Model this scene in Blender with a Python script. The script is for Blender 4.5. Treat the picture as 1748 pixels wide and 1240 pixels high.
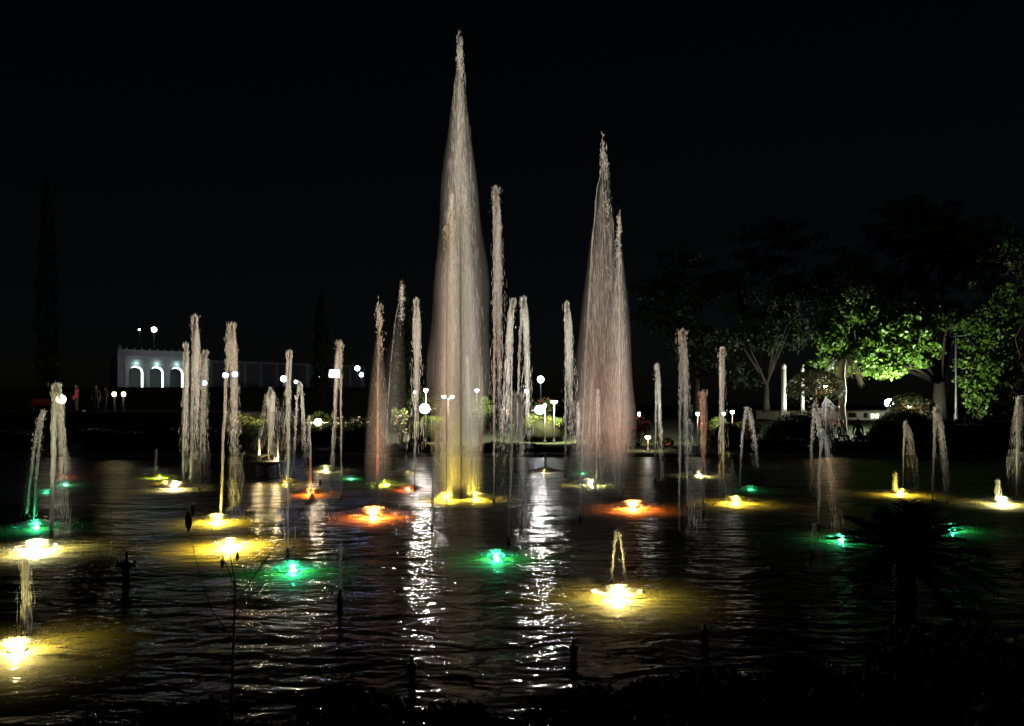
import bpy, math, random
import numpy as np
from mathutils import Vector

for o in list(bpy.data.objects):
    bpy.data.objects.remove(o)
SC = bpy.context.scene
COL = SC.collection
R = math.radians
rng = np.random.default_rng(11)
random.seed(11)

# ------------------------------------------------------------------ camera
F, CX, HY, H = 1320.0, 874.0, 690.0, 2.5      # focal length in photo pixels, principal point, eye height
cam = bpy.data.cameras.new('camera')
cam.sensor_width = 36.0
cam.sensor_fit = 'HORIZONTAL'
cam.lens = 36.0 * F / 1748.0
cam.shift_y = (HY - 620.0) / 1748.0
cam.clip_start = 0.05
cam.clip_end = 2000
camo = bpy.data.objects.new('camera', cam)
COL.objects.link(camo)
camo.location = (0, 0, H)
camo.rotation_euler = (R(90), 0, 0)
SC.camera = camo

# ------------------------------------------------------------------ night sky
world = bpy.data.worlds.new('World')
SC.world = world
world.use_nodes = True
wn = world.node_tree.nodes
wl = world.node_tree.links
sky = wn.new('ShaderNodeTexSky')
sky.sky_type = 'NISHITA'
sky.sun_disc = False
sky.sun_elevation = R(35)
sky.sun_rotation = R(200)
sky.air_density = 1.0
bg = wn['Background']
bg.inputs['Strength'].default_value = 0.0004
wl.new(sky.outputs[0], bg.inputs['Color'])

fill_sun = bpy.data.lights.new('faint_fill', 'SUN')  # weak sun lamp added so the dark shapes show faintly
fill_sun.energy = 0.004
fill_sun.angle = R(0.5)
fill_sun.color = (1, .97, .92)
fill_suno = bpy.data.objects.new('faint_fill', fill_sun)
COL.objects.link(fill_suno)
fill_suno.rotation_euler = (R(55), 0, R(20))

SC.view_settings.view_transform = 'Standard'
SC.view_settings.look = 'None'
SC.view_settings.exposure = 0
SC.view_settings.gamma = 1
SC.view_settings.use_curve_mapping = False
cy = SC.cycles
cy.use_denoising = True
try:
    cy.denoiser = 'OPENIMAGEDENOISE'
    cy.denoising_input_passes = 'RGB_ALBEDO_NORMAL'
    cy.denoising_prefilter = 'ACCURATE'
except Exception:
    pass
cy.use_adaptive_sampling = False
cy.max_bounces = 5
cy.diffuse_bounces = 2
cy.glossy_bounces = 2
cy.transmission_bounces = 2
cy.transparent_max_bounces = 12
cy.volume_bounces = 0
cy.caustics_reflective = False
cy.caustics_refractive = False
cy.sample_clamp_indirect = .5
cy.sample_clamp_direct = 0


# ------------------------------------------------------------------ helpers
def wx(px, D): return (px - CX) / F * D
def wz(py, D): return H - (py - HY) / F * D
def depth(py, z=0.0): return (H - z) * F / (py - HY)


def tag(o, label=None, cat=None, group=None, kind=None):
    if label: o['label'] = label
    if cat: o['category'] = cat
    if group: o['group'] = group
    if kind: o['kind'] = kind
    return o


def empty(name, loc=(0, 0, 0), rz=0.0):
    o = bpy.data.objects.new(name, None)
    o.empty_display_size = 0.2
    COL.objects.link(o)
    o.location = loc
    o.rotation_euler = (0, 0, rz)
    return o


def link(name, me, m=None, parent=None):
    o = bpy.data.objects.new(name, me)
    COL.objects.link(o)
    if m is not None and not me.materials:
        me.materials.append(m)
    if parent is not None:
        o.parent = parent
    return o


def np_mesh(name, verts, faces, smooth=False):
    """faces: (n,k) int array, all with the same corner count"""
    verts = np.asarray(verts, dtype=np.float32)
    faces = np.asarray(faces, dtype=np.int32)
    n, k = faces.shape
    me = bpy.data.meshes.new(name)
    me.vertices.add(len(verts))
    me.vertices.foreach_set('co', verts.ravel())
    me.loops.add(n * k)
    me.loops.foreach_set('vertex_index', faces.ravel())
    me.polygons.add(n)
    me.polygons.foreach_set('loop_start', np.arange(0, n * k, k, dtype=np.int32))
    me.polygons.foreach_set('loop_total', np.full(n, k, dtype=np.int32))
    if smooth:
        me.polygons.foreach_set('use_smooth', np.ones(n, dtype=bool))
    me.update(calc_edges=True)
    return me


class MB:
    """collects simple solids for one part"""
    def __init__(s):
        s.v, s.f = [], []

    def add(s, vs, fs):
        b = len(s.v)
        s.v += [tuple(v) for v in vs]
        s.f += [tuple(b + i for i in f) for f in fs]
        return s

    def box(s, x0, x1, y0, y1, z0, z1):
        return s.add([(x0, y0, z0), (x1, y0, z0), (x1, y1, z0), (x0, y1, z0), (x0, y0, z1), (x1, y0, z1), (x1, y1, z1), (x0, y1, z1)],
                     [(0, 3, 2, 1), (4, 5, 6, 7), (0, 1, 5, 4), (1, 2, 6, 5), (2, 3, 7, 6), (3, 0, 4, 7)])

    def lathe(s, prof, n=16, c=(0, 0, 0), capb=True, capt=True):
        vs, fs = [], []
        for r, z in prof:
            for i in range(n):
                a = 2 * math.pi * i / n
                vs.append((c[0] + r * math.cos(a), c[1] + r * math.sin(a), c[2] + z))
        for j in range(len(prof) - 1):
            for i in range(n):
                a, b = j * n + i, j * n + (i + 1) % n
                fs.append((a, b, b + n, a + n))
        if capb: fs.append(tuple(range(n - 1, -1, -1)))
        if capt: fs.append(tuple((len(prof) - 1) * n + i for i in range(n)))
        return s.add(vs, fs)

    def tube(s, pts, rads, n=7, capped=True):
        pts = [Vector(p) for p in pts]
        vs, fs = [], []
        for i, p in enumerate(pts):
            d = (pts[min(i + 1, len(pts) - 1)] - pts[max(i - 1, 0)])
            if d.length < 1e-9: d = Vector((0, 0, 1))
            d.normalize()
            ref = Vector((1, 0, 0)) if abs(d.x) < .9 else Vector((0, 1, 0))
            u = d.cross(ref).normalized()
            w = d.cross(u)
            r = rads[i] if hasattr(rads, '__len__') else rads
            for k in range(n):
                a = 2 * math.pi * k / n
                vs.append(p + (u * math.cos(a) + w * math.sin(a)) * r)
        for j in range(len(pts) - 1):
            for i in range(n):
                a, b = j * n + i, j * n + (i + 1) % n
                fs.append((a, a + n, b + n, b))
        if capped:
            fs.append(tuple(range(n)))
            fs.append(tuple((len(pts) - 1) * n + i for i in range(n - 1, -1, -1)))
        return s.add(vs, fs)

    def mesh(s, name, smooth=False):
        me = bpy.data.meshes.new(name)
        me.from_pydata([tuple(v) for v in s.v], [], s.f)
        if smooth:
            me.polygons.foreach_set('use_smooth', [True] * len(me.polygons))
        me.update()
        return me

    def build(s, name, m, parent=None, smooth=False):
        return link(name, s.mesh(name, smooth), m, parent)


def droplets(c, d, length, rad):
    """slim folded films of water: drops and ligaments; c,d (n,3), length,rad (n,)"""
    n = len(c)
    d = d / np.maximum(np.linalg.norm(d, axis=1, keepdims=True), 1e-9)
    ref = rng.normal(size=(n, 3))
    u = np.cross(d, ref)
    u /= np.maximum(np.linalg.norm(u, axis=1, keepdims=True), 1e-9)
    w = np.cross(d, u)
    v = np.empty((n, 4, 3))
    v[:, 0] = c + d * (length * .5)[:, None]
    v[:, 1] = c - d * (length * .5)[:, None]
    off = d * (length * rng.uniform(-.1, .25, n))[:, None]
    v[:, 2] = c + off + u * rad[:, None] - w * (rad * .5)[:, None]
    v[:, 3] = c + off - u * (rad * .5)[:, None] + w * rad[:, None]
    base = (np.arange(n) * 4)[:, None]
    t = np.array([[0, 1, 2], [0, 3, 1]])             # folded film: light from behind shines through
    f = (base[:, :, None] + t[None]).reshape(-1, 3)
    return v.reshape(-1, 3), f


def leaves(c, size, nrm=None, aspect=.5, droop=.25):
    """bent leaf blades of four corners (two triangles); c (n,3)"""
    n = len(c)
    size = np.broadcast_to(size, (n,))
    d = rng.normal(size=(n, 3))
    d[:, 2] -= droop
    d /= np.linalg.norm(d, axis=1, keepdims=True)
    ref = rng.normal(size=(n, 3)) if nrm is None else nrm + rng.normal(size=(n, 3)) * .6
    u = np.cross(d, ref)
    u /= np.maximum(np.linalg.norm(u, axis=1, keepdims=True), 1e-9)
    w = np.cross(d, u)
    v = np.empty((n, 4, 3))
    v[:, 0] = c - d * (size * .5)[:, None]
    v[:, 2] = c + d * (size * .5)[:, None]
    v[:, 1] = c + u * (size * aspect * .5)[:, None] + w * (size * .12)[:, None]
    v[:, 3] = c - u * (size * aspect * .5)[:, None] + w * (size * .12)[:, None]
    b = (np.arange(n) * 4)[:, None, None]
    f = (b + np.array([[0, 1, 2], [0, 2, 3]])[None]).reshape(-1, 3)
    return v.reshape(-1, 3), f


def join(parts):
    vs, fs, b = [], [], 0
    for v, f in parts:
        vs.append(v)
        fs.append(f + b)
        b += len(v)
    return np.concatenate(vs), np.concatenate(fs)


# ------------------------------------------------------------------ materials
M = {}


def mat(name, col, rough=.7, col2=None, scale=6.0, spec=.3, metal=0.0, bump=0.0, translucent=0.0, island=False):
    m = bpy.data.materials.new(name)
    m.use_nodes = True
    nt = m.node_tree
    N, L = nt.nodes, nt.links
    p = N['Principled BSDF']
    p.inputs['Roughness'].default_value = rough
    p.inputs['Specular IOR Level'].default_value = spec
    p.inputs['Metallic'].default_value = metal
    col2 = col2 or tuple(c * .6 for c in col)
    mx = N.new('ShaderNodeMix')
    mx.data_type = 'RGBA'
    mx.inputs[6].default_value = (*col, 1)
    mx.inputs[7].default_value = (*col2, 1)
    if island:
        g = N.new('ShaderNodeNewGeometry')
        L.new(g.outputs['Random Per Island'], mx.inputs[0])
    else:
        tc = N.new('ShaderNodeTexCoord')
        nz = N.new('ShaderNodeTexNoise')
        nz.inputs['Scale'].default_value = scale
        nz.inputs['Detail'].default_value = 5
        L.new(tc.outputs['Object'], nz.inputs['Vector'])
        L.new(nz.outputs['Fac'], mx.inputs[0])
        if bump:
            b = N.new('ShaderNodeBump')
            b.inputs['Strength'].default_value = bump
            b.inputs['Distance'].default_value = .02
            L.new(nz.outputs['Fac'], b.inputs['Height'])
            L.new(b.outputs[0], p.inputs['Normal'])
    L.new(mx.outputs[2], p.inputs['Base Color'])
    if translucent:
        t = N.new('ShaderNodeBsdfTranslucent')
        L.new(mx.outputs[2], t.inputs['Color'])
        ms = N.new('ShaderNodeMixShader')
        ms.inputs[0].default_value = translucent
        L.new(p.outputs[0], ms.inputs[1])
        L.new(t.outputs[0], ms.inputs[2])
        L.new(ms.outputs[0], N['Material Output'].inputs['Surface'])
    M[name] = m
    return m


def emit(name, col, strength, core=None):
    m = bpy.data.materials.new(name)
    m.use_nodes = True
    nt = m.node_tree
    p = nt.nodes['Principled BSDF']
    p.inputs['Base Color'].default_value = (.6, .6, .6, 1)
    p.inputs['Emission Color'].default_value = (*col, 1)
    # faint unevenness of the lens
    nz = nt.nodes.new('ShaderNodeTexNoise')
    nz.inputs['Scale'].default_value = 14
    mr = nt.nodes.new('ShaderNodeMapRange')
    mr.inputs[3].default_value = strength * .8
    mr.inputs[4].default_value = strength * 1.2
    nt.links.new(nz.outputs['Fac'], mr.inputs[0])
    nt.links.new(mr.outputs[0], p.inputs['Emission Strength'])
    M[name] = m
    return m


mat('soil', (.030, .026, .018), .95, scale=3, bump=.4)
mat('lawn', (.030, .045, .014), .95, (.02, .03, .01), scale=9, bump=.5)
mat('stone', (.22, .21, .19), .8, (.13, .12, .10), scale=5, bump=.3)
mat('dark_stone', (.10, .095, .085), .85, (.05, .048, .043), scale=4, bump=.3)
mat('pool_paint', (.19, .17, .035), .85, (.10, .09, .018), scale=2.2, bump=.2)
mat('plaster', (.70, .70, .66), .8, (.55, .54, .50), scale=2)
mat('roof_tile', (.26, .09, .06), .8, (.18, .06, .04), scale=8)
mat('black_metal', (.02, .02, .02), .5, spec=.4)
mat('wet_pipe', (.030, .030, .030), .35, (.06, .045, .03), scale=12)
mat('grey_metal', (.22, .22, .22), .45, metal=.6)
mat('white_paint', (.72, .72, .70), .6, (.50, .50, .47), scale=5)
mat('bark', (.036, .027, .020), .9, (.016, .012, .009), scale=9, bump=.8)
mat('pale_bark', (.16, .15, .13), .9, (.05, .047, .04), scale=5, bump=.8)
mat('leaf', (.085, .16, .018), .5, (.038, .082, .012), island=True, translucent=.35)
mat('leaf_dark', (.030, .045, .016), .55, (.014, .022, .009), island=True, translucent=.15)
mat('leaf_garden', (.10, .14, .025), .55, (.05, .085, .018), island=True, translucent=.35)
mat('leaf_night', (.014, .018, .008), .95, (.008, .010, .005), island=True, spec=.03)  # near-black leaves: the unlit silhouette is put into the colour
mat('straw', (.08, .065, .035), .8, (.045, .035, .02), island=True, translucent=.2)
mat('blossom_red', (.45, .04, .03), .6, (.30, .03, .05), island=True, translucent=.3)
mat('blossom_white', (.70, .62, .55), .6, (.55, .45, .42), island=True, translucent=.3)
mat('skin', (.22, .12, .075), .6, (.18, .10, .06))
mat('hair', (.012, .010, .009), .5)
mat('cloth_red', (.55, .05, .05), .8, (.42, .03, .04))
mat('glow_red', (.16, .03, .02), .7)  # orange-red glow put into the bench colour
mat('cloth_dark', (.03, .032, .045), .85, (.02, .02, .03))
mat('cloth_brown', (.10, .06, .04), .85)
mat('glass_dark', (.03, .035, .04), .1, spec=.6)


def water_spray_mat():
    m = bpy.data.materials.new('water_spray')
    m.use_nodes = True
    nt = m.node_tree
    N, L = nt.nodes, nt.links
    N.remove(N['Principled BSDF'])
    df = N.new('ShaderNodeBsdfDiffuse')
    tr = N.new('ShaderNodeBsdfTranslucent')
    for s in (df, tr):
        s.inputs['Color'].default_value = (.90, .91, .92, 1)
    g = N.new('ShaderNodeBsdfGlossy')
    g.inputs['Roughness'].default_value = .35
    a = N.new('ShaderNodeMixShader')
    a.inputs[0].default_value = .6
    L.new(df.outputs[0], a.inputs[1])
    L.new(tr.outputs[0], a.inputs[2])
    b = N.new('ShaderNodeMixShader')
    b.inputs[0].default_value = .06
    L.new(a.outputs[0], b.inputs[1])
    L.new(g.outputs[0], b.inputs[2])
    L.new(b.outputs[0], N['Material Output'].inputs['Surface'])
    M['spray'] = m


def water_stream_mat():
    """the solid rising rope of water: clear in part, white where it is aerated"""
    m = bpy.data.materials.new('water_stream')
    m.use_nodes = True
    nt = m.node_tree
    N, L = nt.nodes, nt.links
    N.remove(N['Principled BSDF'])
    df = N.new('ShaderNodeBsdfDiffuse')
    tr = N.new('ShaderNodeBsdfTranslucent')
    for s in (df, tr):
        s.inputs['Color'].default_value = (.88, .9, .92, 1)
    a = N.new('ShaderNodeMixShader')
    a.inputs[0].default_value = .5
    L.new(df.outputs[0], a.inputs[1])
    L.new(tr.outputs[0], a.inputs[2])
    tp = N.new('ShaderNodeBsdfTransparent')
    nz = N.new('ShaderNodeTexNoise')
    nz.inputs['Scale'].default_value = 5
    nz.inputs['Detail'].default_value = 6
    mp = N.new('ShaderNodeMapping')
    mp.inputs['Scale'].default_value = (6, 6, .35)
    tc = N.new('ShaderNodeTexCoord')
    L.new(tc.outputs['Object'], mp.inputs[0])
    L.new(mp.outputs[0], nz.inputs['Vector'])
    mr = N.new('ShaderNodeMapRange')
    mr.inputs[1].default_value = .35
    mr.inputs[2].default_value = .65
    mr.inputs[3].default_value = .10
    mr.inputs[4].default_value = .50
    L.new(nz.outputs['Fac'], mr.inputs[0])
    b = N.new('ShaderNodeMixShader')
    L.new(mr.outputs[0], b.inputs[0])
    L.new(tp.outputs[0], b.inputs[1])
    L.new(a.outputs[0], b.inputs[2])
    L.new(b.outputs[0], N['Material Output'].inputs['Surface'])
    M['stream'] = m


def water_mat():
    m = bpy.data.materials.new('pool_water')
    m.use_nodes = True
    nt = m.node_tree
    N, L = nt.nodes, nt.links
    N.remove(N['Principled BSDF'])
    tc = N.new('ShaderNodeTexCoord')
    hs = []
    for sc, st, amp, det in ((0.8, .55, .045, 2), (2.3, .50, .028, 2), (6.5, .6, .0085, 3)):
        mp = N.new('ShaderNodeMapping')
        mp.inputs['Scale'].default_value = (sc * st, sc, sc)
        mp.inputs['Rotation'].default_value = (0, 0, .12 * len(hs) - .1)
        L.new(tc.outputs['Object'], mp.inputs[0])
        nz = N.new('ShaderNodeTexNoise')
        nz.inputs['Scale'].default_value = 1
        nz.inputs['Detail'].default_value = det
        nz.inputs['Roughness'].default_value = .55
        nz.inputs['Distortion'].default_value = .6
        L.new(mp.outputs[0], nz.inputs['Vector'])
        mu = N.new('ShaderNodeMath')
        mu.operation = 'MULTIPLY'
        mu.inputs[1].default_value = amp * 3.2
        L.new(nz.outputs['Fac'], mu.inputs[0])
        hs.append(mu)
    ad = N.new('ShaderNodeMath')
    L.new(hs[0].outputs[0], ad.inputs[0])
    L.new(hs[1].outputs[0], ad.inputs[1])
    ad2 = N.new('ShaderNodeMath')
    L.new(ad.outputs[0], ad2.inputs[0])
    L.new(hs[2].outputs[0], ad2.inputs[1])
    pn = N.new('ShaderNodeTexNoise')               # calmer and choppier patches
    pn.inputs['Scale'].default_value = .32
    pn.inputs['Detail'].default_value = 2
    L.new(tc.outputs['Object'], pn.inputs['Vector'])
    pm = N.new('ShaderNodeMapRange')
    pm.inputs[1].default_value = .35
    pm.inputs[2].default_value = .65
    pm.inputs[3].default_value = .55
    pm.inputs[4].default_value = 1.35
    L.new(pn.outputs['Fac'], pm.inputs[0])
    bp = N.new('ShaderNodeBump')
    L.new(pm.outputs[0], bp.inputs['Strength'])
    bp.inputs['Distance'].default_value = 1
    L.new(ad2.outputs[0], bp.inputs['Height'])
    fr = N.new('ShaderNodeFresnel')
    fr.inputs['IOR'].default_value = 1.33
    L.new(bp.outputs[0], fr.inputs['Normal'])
    gl = N.new('ShaderNodeBsdfGlossy')
    sx = N.new('ShaderNodeSeparateXYZ')
    L.new(tc.outputs['Object'], sx.inputs[0])
    n2 = N.new('ShaderNodeTexNoise')
    n2.inputs['Scale'].default_value = .35
    L.new(tc.outputs['Object'], n2.inputs['Vector'])
    m2 = N.new('ShaderNodeMath')
    m2.operation = 'MULTIPLY_ADD'
    m2.inputs[1].default_value = 7.0
    L.new(n2.outputs['Fac'], m2.inputs[0])
    L.new(sx.outputs['Y'], m2.inputs[2])
    mr = N.new('ShaderNodeMapRange')              # churned by falling water further out
    mr.inputs[1].default_value = 15.5
    mr.inputs[2].default_value = 23.0
    mr.inputs[3].default_value = .06
    mr.inputs[4].default_value = .28
    L.new(m2.outputs[0], mr.inputs[0])
    L.new(mr.outputs[0], gl.inputs['Roughness'])
    gl.inputs['Color'].default_value = (.72, .72, .72, 1)
    L.new(bp.outputs[0], gl.inputs['Normal'])
    tp = N.new('ShaderNodeBsdfTransparent')
    tp.inputs['Color'].default_value = (.36, .38, .24, 1)
    mx = N.new('ShaderNodeMixShader')
    L.new(fr.outputs[0], mx.inputs[0])
    L.new(tp.outputs[0], mx.inputs[1])
    L.new(gl.outputs[0], mx.inputs[2])
    L.new(mx.outputs[0], N['Material Output'].inputs['Surface'])
    M['water'] = m


def foam_mat():
    """aerated water: white froth with clear gaps between the bubbles"""
    m = bpy.data.materials.new('foam')
    m.use_nodes = True
    nt = m.node_tree
    N, L = nt.nodes, nt.links
    N.remove(N['Principled BSDF'])
    df = N.new('ShaderNodeBsdfDiffuse')
    tr = N.new('ShaderNodeBsdfTranslucent')
    for s in (df, tr):
        s.inputs['Color'].default_value = (.85, .87, .87, 1)
    a = N.new('ShaderNodeMixShader')
    a.inputs[0].default_value = .6
    L.new(df.outputs[0], a.inputs[1])
    L.new(tr.outputs[0], a.inputs[2])
    tp = N.new('ShaderNodeBsdfTransparent')
    tc = N.new('ShaderNodeTexCoord')
    nz = N.new('ShaderNodeTexNoise')
    nz.inputs['Scale'].default_value = 16
    nz.inputs['Detail'].default_value = 4
    L.new(tc.outputs['Object'], nz.inputs['Vector'])
    mr = N.new('ShaderNodeMapRange')
    mr.inputs[1].default_value = .38
    mr.inputs[2].default_value = .62
    mr.inputs[3].default_value = .30
    mr.inputs[4].default_value = .92
    L.new(nz.outputs['Fac'], mr.inputs[0])
    b = N.new('ShaderNodeMixShader')
    L.new(mr.outputs[0], b.inputs[0])
    L.new(tp.outputs[0], b.inputs[1])
    L.new(a.outputs[0], b.inputs[2])
    L.new(b.outputs[0], N['Material Output'].inputs['Surface'])
    M['foam'] = m


def mist_mat(name, density, col=(1, 1, 1), g=.35):
    m = bpy.data.materials.new(name)
    m.use_nodes = True
    N, L = m.node_tree.nodes, m.node_tree.links
    N.remove(N['Principled BSDF'])
    v = N.new('ShaderNodeVolumePrincipled')
    v.inputs['Color'].default_value = (*col, 1)
    v.inputs['Density'].default_value = density
    v.inputs['Anisotropy'].default_value = g
    L.new(v.outputs[0], N['Material Output'].inputs['Volume'])
    try: m.cycles.homogeneous_volume = True
    except Exception: pass
    return m


M['veil'] = mist_mat('veil', 1.8)
foam_mat()
water_spray_mat()
water_stream_mat()
water_mat()

# ------------------------------------------------------------------ setting: ground, pool
NEAR, FAR, PX0, PX1 = 6.15, 36.5, -34.0, 34.0


def gz(D):
    if D < 37: return .14
    return .14 + min(D - 37, 25) * .035


def make_ground():
    vs, fs = [], []
    xs = [-600, -200, PX0 - .3, -18, -6, 0, 6, 18, PX1 + .3, 200, 600]
    ys = [-40, 0, 3.2, 5.0, 5.75]                       # near bank
    zs = [.95, .95, .75, .25, .02]
    for y, z in zip(ys, zs):
        for x in xs:
            vs.append((x, y, z))
    n = len(xs)
    for j in range(len(ys) - 1):
        for i in range(n - 1):
            a = j * n + i
            fs.append((a, a + 1, a + n + 1, a + n))
    b = len(vs)
    ys = [FAR + .3, 42, 50, 62, 120, 900]
    for y in ys:
        for x in xs:
            vs.append((x, y, gz(y)))
    for j in range(len(ys) - 1):
        for i in range(n - 1):
            a = b + j * n + i
            fs.append((a, a + 1, a + n + 1, a + n))
    # banks beside the pool
    for x0, x1 in ((-600, PX0 - .3), (PX1 + .3, 600)):
        c = len(vs)
        vs += [(x0, 5.75, .02), (x1, 5.75, .02), (x1, FAR + .3, gz(0)), (x0, FAR + .3, gz(0))]
        fs.append((c, c + 1, c + 2, c + 3))
    me = bpy.data.meshes.new('ground')
    me.from_pydata(vs, [], fs)
    o = link('ground', me, M['lawn'])
    tag(o, kind='structure')


make_ground()

me = np_mesh('pool_water', [(PX0, 5.7, 0), (PX1, 5.7, 0), (PX1, FAR, 0), (PX0, FAR, 0)], [(0, 1, 2, 3)])
tag(link('pool_water', me, M['water']), kind='structure')
b = MB()
b.box(PX0, PX1, 5.7, FAR, -.40, -.062)
tag(b.build('pool_floor', M['pool_paint']), kind='structure')
b = MB()
b.box(PX0 - .3, PX1 + .3, FAR, FAR + .35, -.8, .16)
b.box(PX0 - .3, PX0, 5.75, FAR, -.8, .16)
b.box(PX1, PX1 + .3, 5.75, FAR, -.8, .16)
b.box(PX0 - .3, PX1 + .3, 5.55, 5.75, -.8, .03)
tag(b.build('pool_kerb', M['stone']), kind='structure')

# ------------------------------------------------------------------ lamps of the pool
COLS = {
    'warm': ((1.0, .74, .34), 0), 'white': ((1.0, .84, .56), 0), 'yellow': ((1.0, .66, .11), 0),
    'orange': ((1.0, .21, .05), 0), 'red': ((1.0, .15, .05), 0), 'green': ((.05, .90, .48), 0),
    'cyan': ((.10, .90, .70), 0), 'lime': ((.70, .90, .08), 0),
}
for k, (c, e) in COLS.items():
    emit('lens_' + k, c, 45)

hous = MB().lathe([(.10, -.065), (.10, -.056), (.085, -.051), (.07, -.051), (.065, -.054)], 14, capt=False).mesh('lamp_housing', True)
hous.materials.append(M['wet_pipe'])
lens_me = {}


def splash_mesh(w, h, n, D):
    """boiling foam over a lamp: a broad low mound of drops with a few thrown higher"""
    rs = D / 18.0
    r = np.abs(rng.normal(size=n)) * w * .36
    a = rng.uniform(0, 2 * math.pi, n)
    env = np.exp(-(r / (w * .5)) ** 2 * 1.2)
    z = rng.uniform(0, 1, n) ** 1.1 * h * env + .004
    c = np.stack([r * np.cos(a), r * np.sin(a) * .7, z], 1)
    d = np.stack([np.cos(a) * .8, np.sin(a) * .8, rng.normal(.5, .6, n)], 1)
    rad = rng.uniform(.003, .007, n) * max(.6, min(rs, 1.5))
    ln = rad * rng.uniform(2, 7, n)
    return np_mesh('splash', *droplets(c, d, ln, rad))


def boil_mesh(w, h):
    """lumpy skin of aerated water welling up over the lamp"""
    nr, na = 9, 26
    v = [(0, 0, h)]
    for i in range(1, nr + 1):
        q = i / nr
        for k in range(na):
            a = 2 * math.pi * k / na
            rr = w * .5 * q * (1 + .20 * math.sin(3 * a + w * 9) + .14 * math.sin(5 * a + w * 31) + random.uniform(-.07, .07) + q * q * random.uniform(-.30, .12))
            zz = h * (1 - q * q) ** 1.2 * random.uniform(.75, 1.2) + (.004 if q < .95 else -.01)
            v.append((rr * math.cos(a), rr * math.sin(a) * .75, zz))
    f = [(0, 1 + k, 1 + (k + 1) % na) for k in range(na)]
    for i in range(nr - 1):
        for k in range(na):
            p, q = 1 + i * na + k, 1 + i * na + (k + 1) % na
            f += [(p, p + na, q + na), (p, q + na, q)]
    return np_mesh('boil', v, f, True)


POOL = {(30, 1100): .5, (392, 928): 3.4, (370, 887): 1.6, (1536, 841): 2.2, (1708, 857): 2.2, (1256, 855): 1.8, (637, 879): 1.4, (1080, 865): 1.4, (1055, 1012): .8}
UP = {298: 2.2, 1536: 4.0, 1708: 4.0, 392: 2.0, 637: 5.0, 1080: 6.0, 763: 2.3, 810: 2.3, 62: 2.2, 370: 2.8, 490: 2.2, 530: 2.0, 1256: 1.6, 660: 1.6}


def pool_lamp(px, py, colour, size, power, label, up=1.0, pool=1.0):
    """lamp sunk in the pool; the water boils over it and is lit from inside"""
    up = UP.get(px, up)
    D = depth(py)
    x = wx(px, D)
    t = empty('pool_lamp', (x, D, 0))
    tag(t, label, 'pool lamp', 'lamps sunk in the fountain pool')
    link('housing', hous, None, t)
    if colour not in lens_me:
        lens_me[colour] = MB().lathe([(.065, -.054), (.05, -.051), (.025, -.049), (.01, -.048)], 14, capb=False).mesh('lens', True)
        lens_me[colour].materials.append(M['lens_' + colour])
    link('lens', lens_me[colour], None, t)
    w = size / F * D
    n = int(min(2200, max(250, 1500 * w)))
    link('boil', boil_mesh(w * 1.25, w * .05), M['foam'], t)
    tag(link('splash', splash_mesh(w * 1.35, w * .18, int(n * 1.7), D), M['spray'], t), kind='stuff')
    c = COLS[colour][0]
    l = bpy.data.lights.new('glow', 'SPOT')         # what the lamp throws sideways and down into the water
    l.energy = power * 16.0 * POOL.get((px, py), pool) * (.35 if colour in ('green', 'cyan') else 1)
    l.color = c
    l.spot_size = R(177.4)
    l.spot_blend = .04
    l.shadow_soft_size = .05
    lo = bpy.data.objects.new('glow', l)
    COL.objects.link(lo)
    lo.parent = t
    lo.location = (0, 0, -.008)
    s = bpy.data.lights.new('beam', 'SPOT')         # what it throws up into the falling water
    s.energy = power * 16.0 * up * (.35 if colour in ('green', 'cyan') else 1)
    s.color = c
    s.spot_size = R(128)
    s.spot_blend = 1.0
    s.shadow_soft_size = .08
    so = bpy.data.objects.new('beam', s)
    COL.objects.link(so)
    so.parent = t
    so.location = (0, 0, -.042)
    so.rotation_euler = (R(180), 0, 0)
    return t


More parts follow.
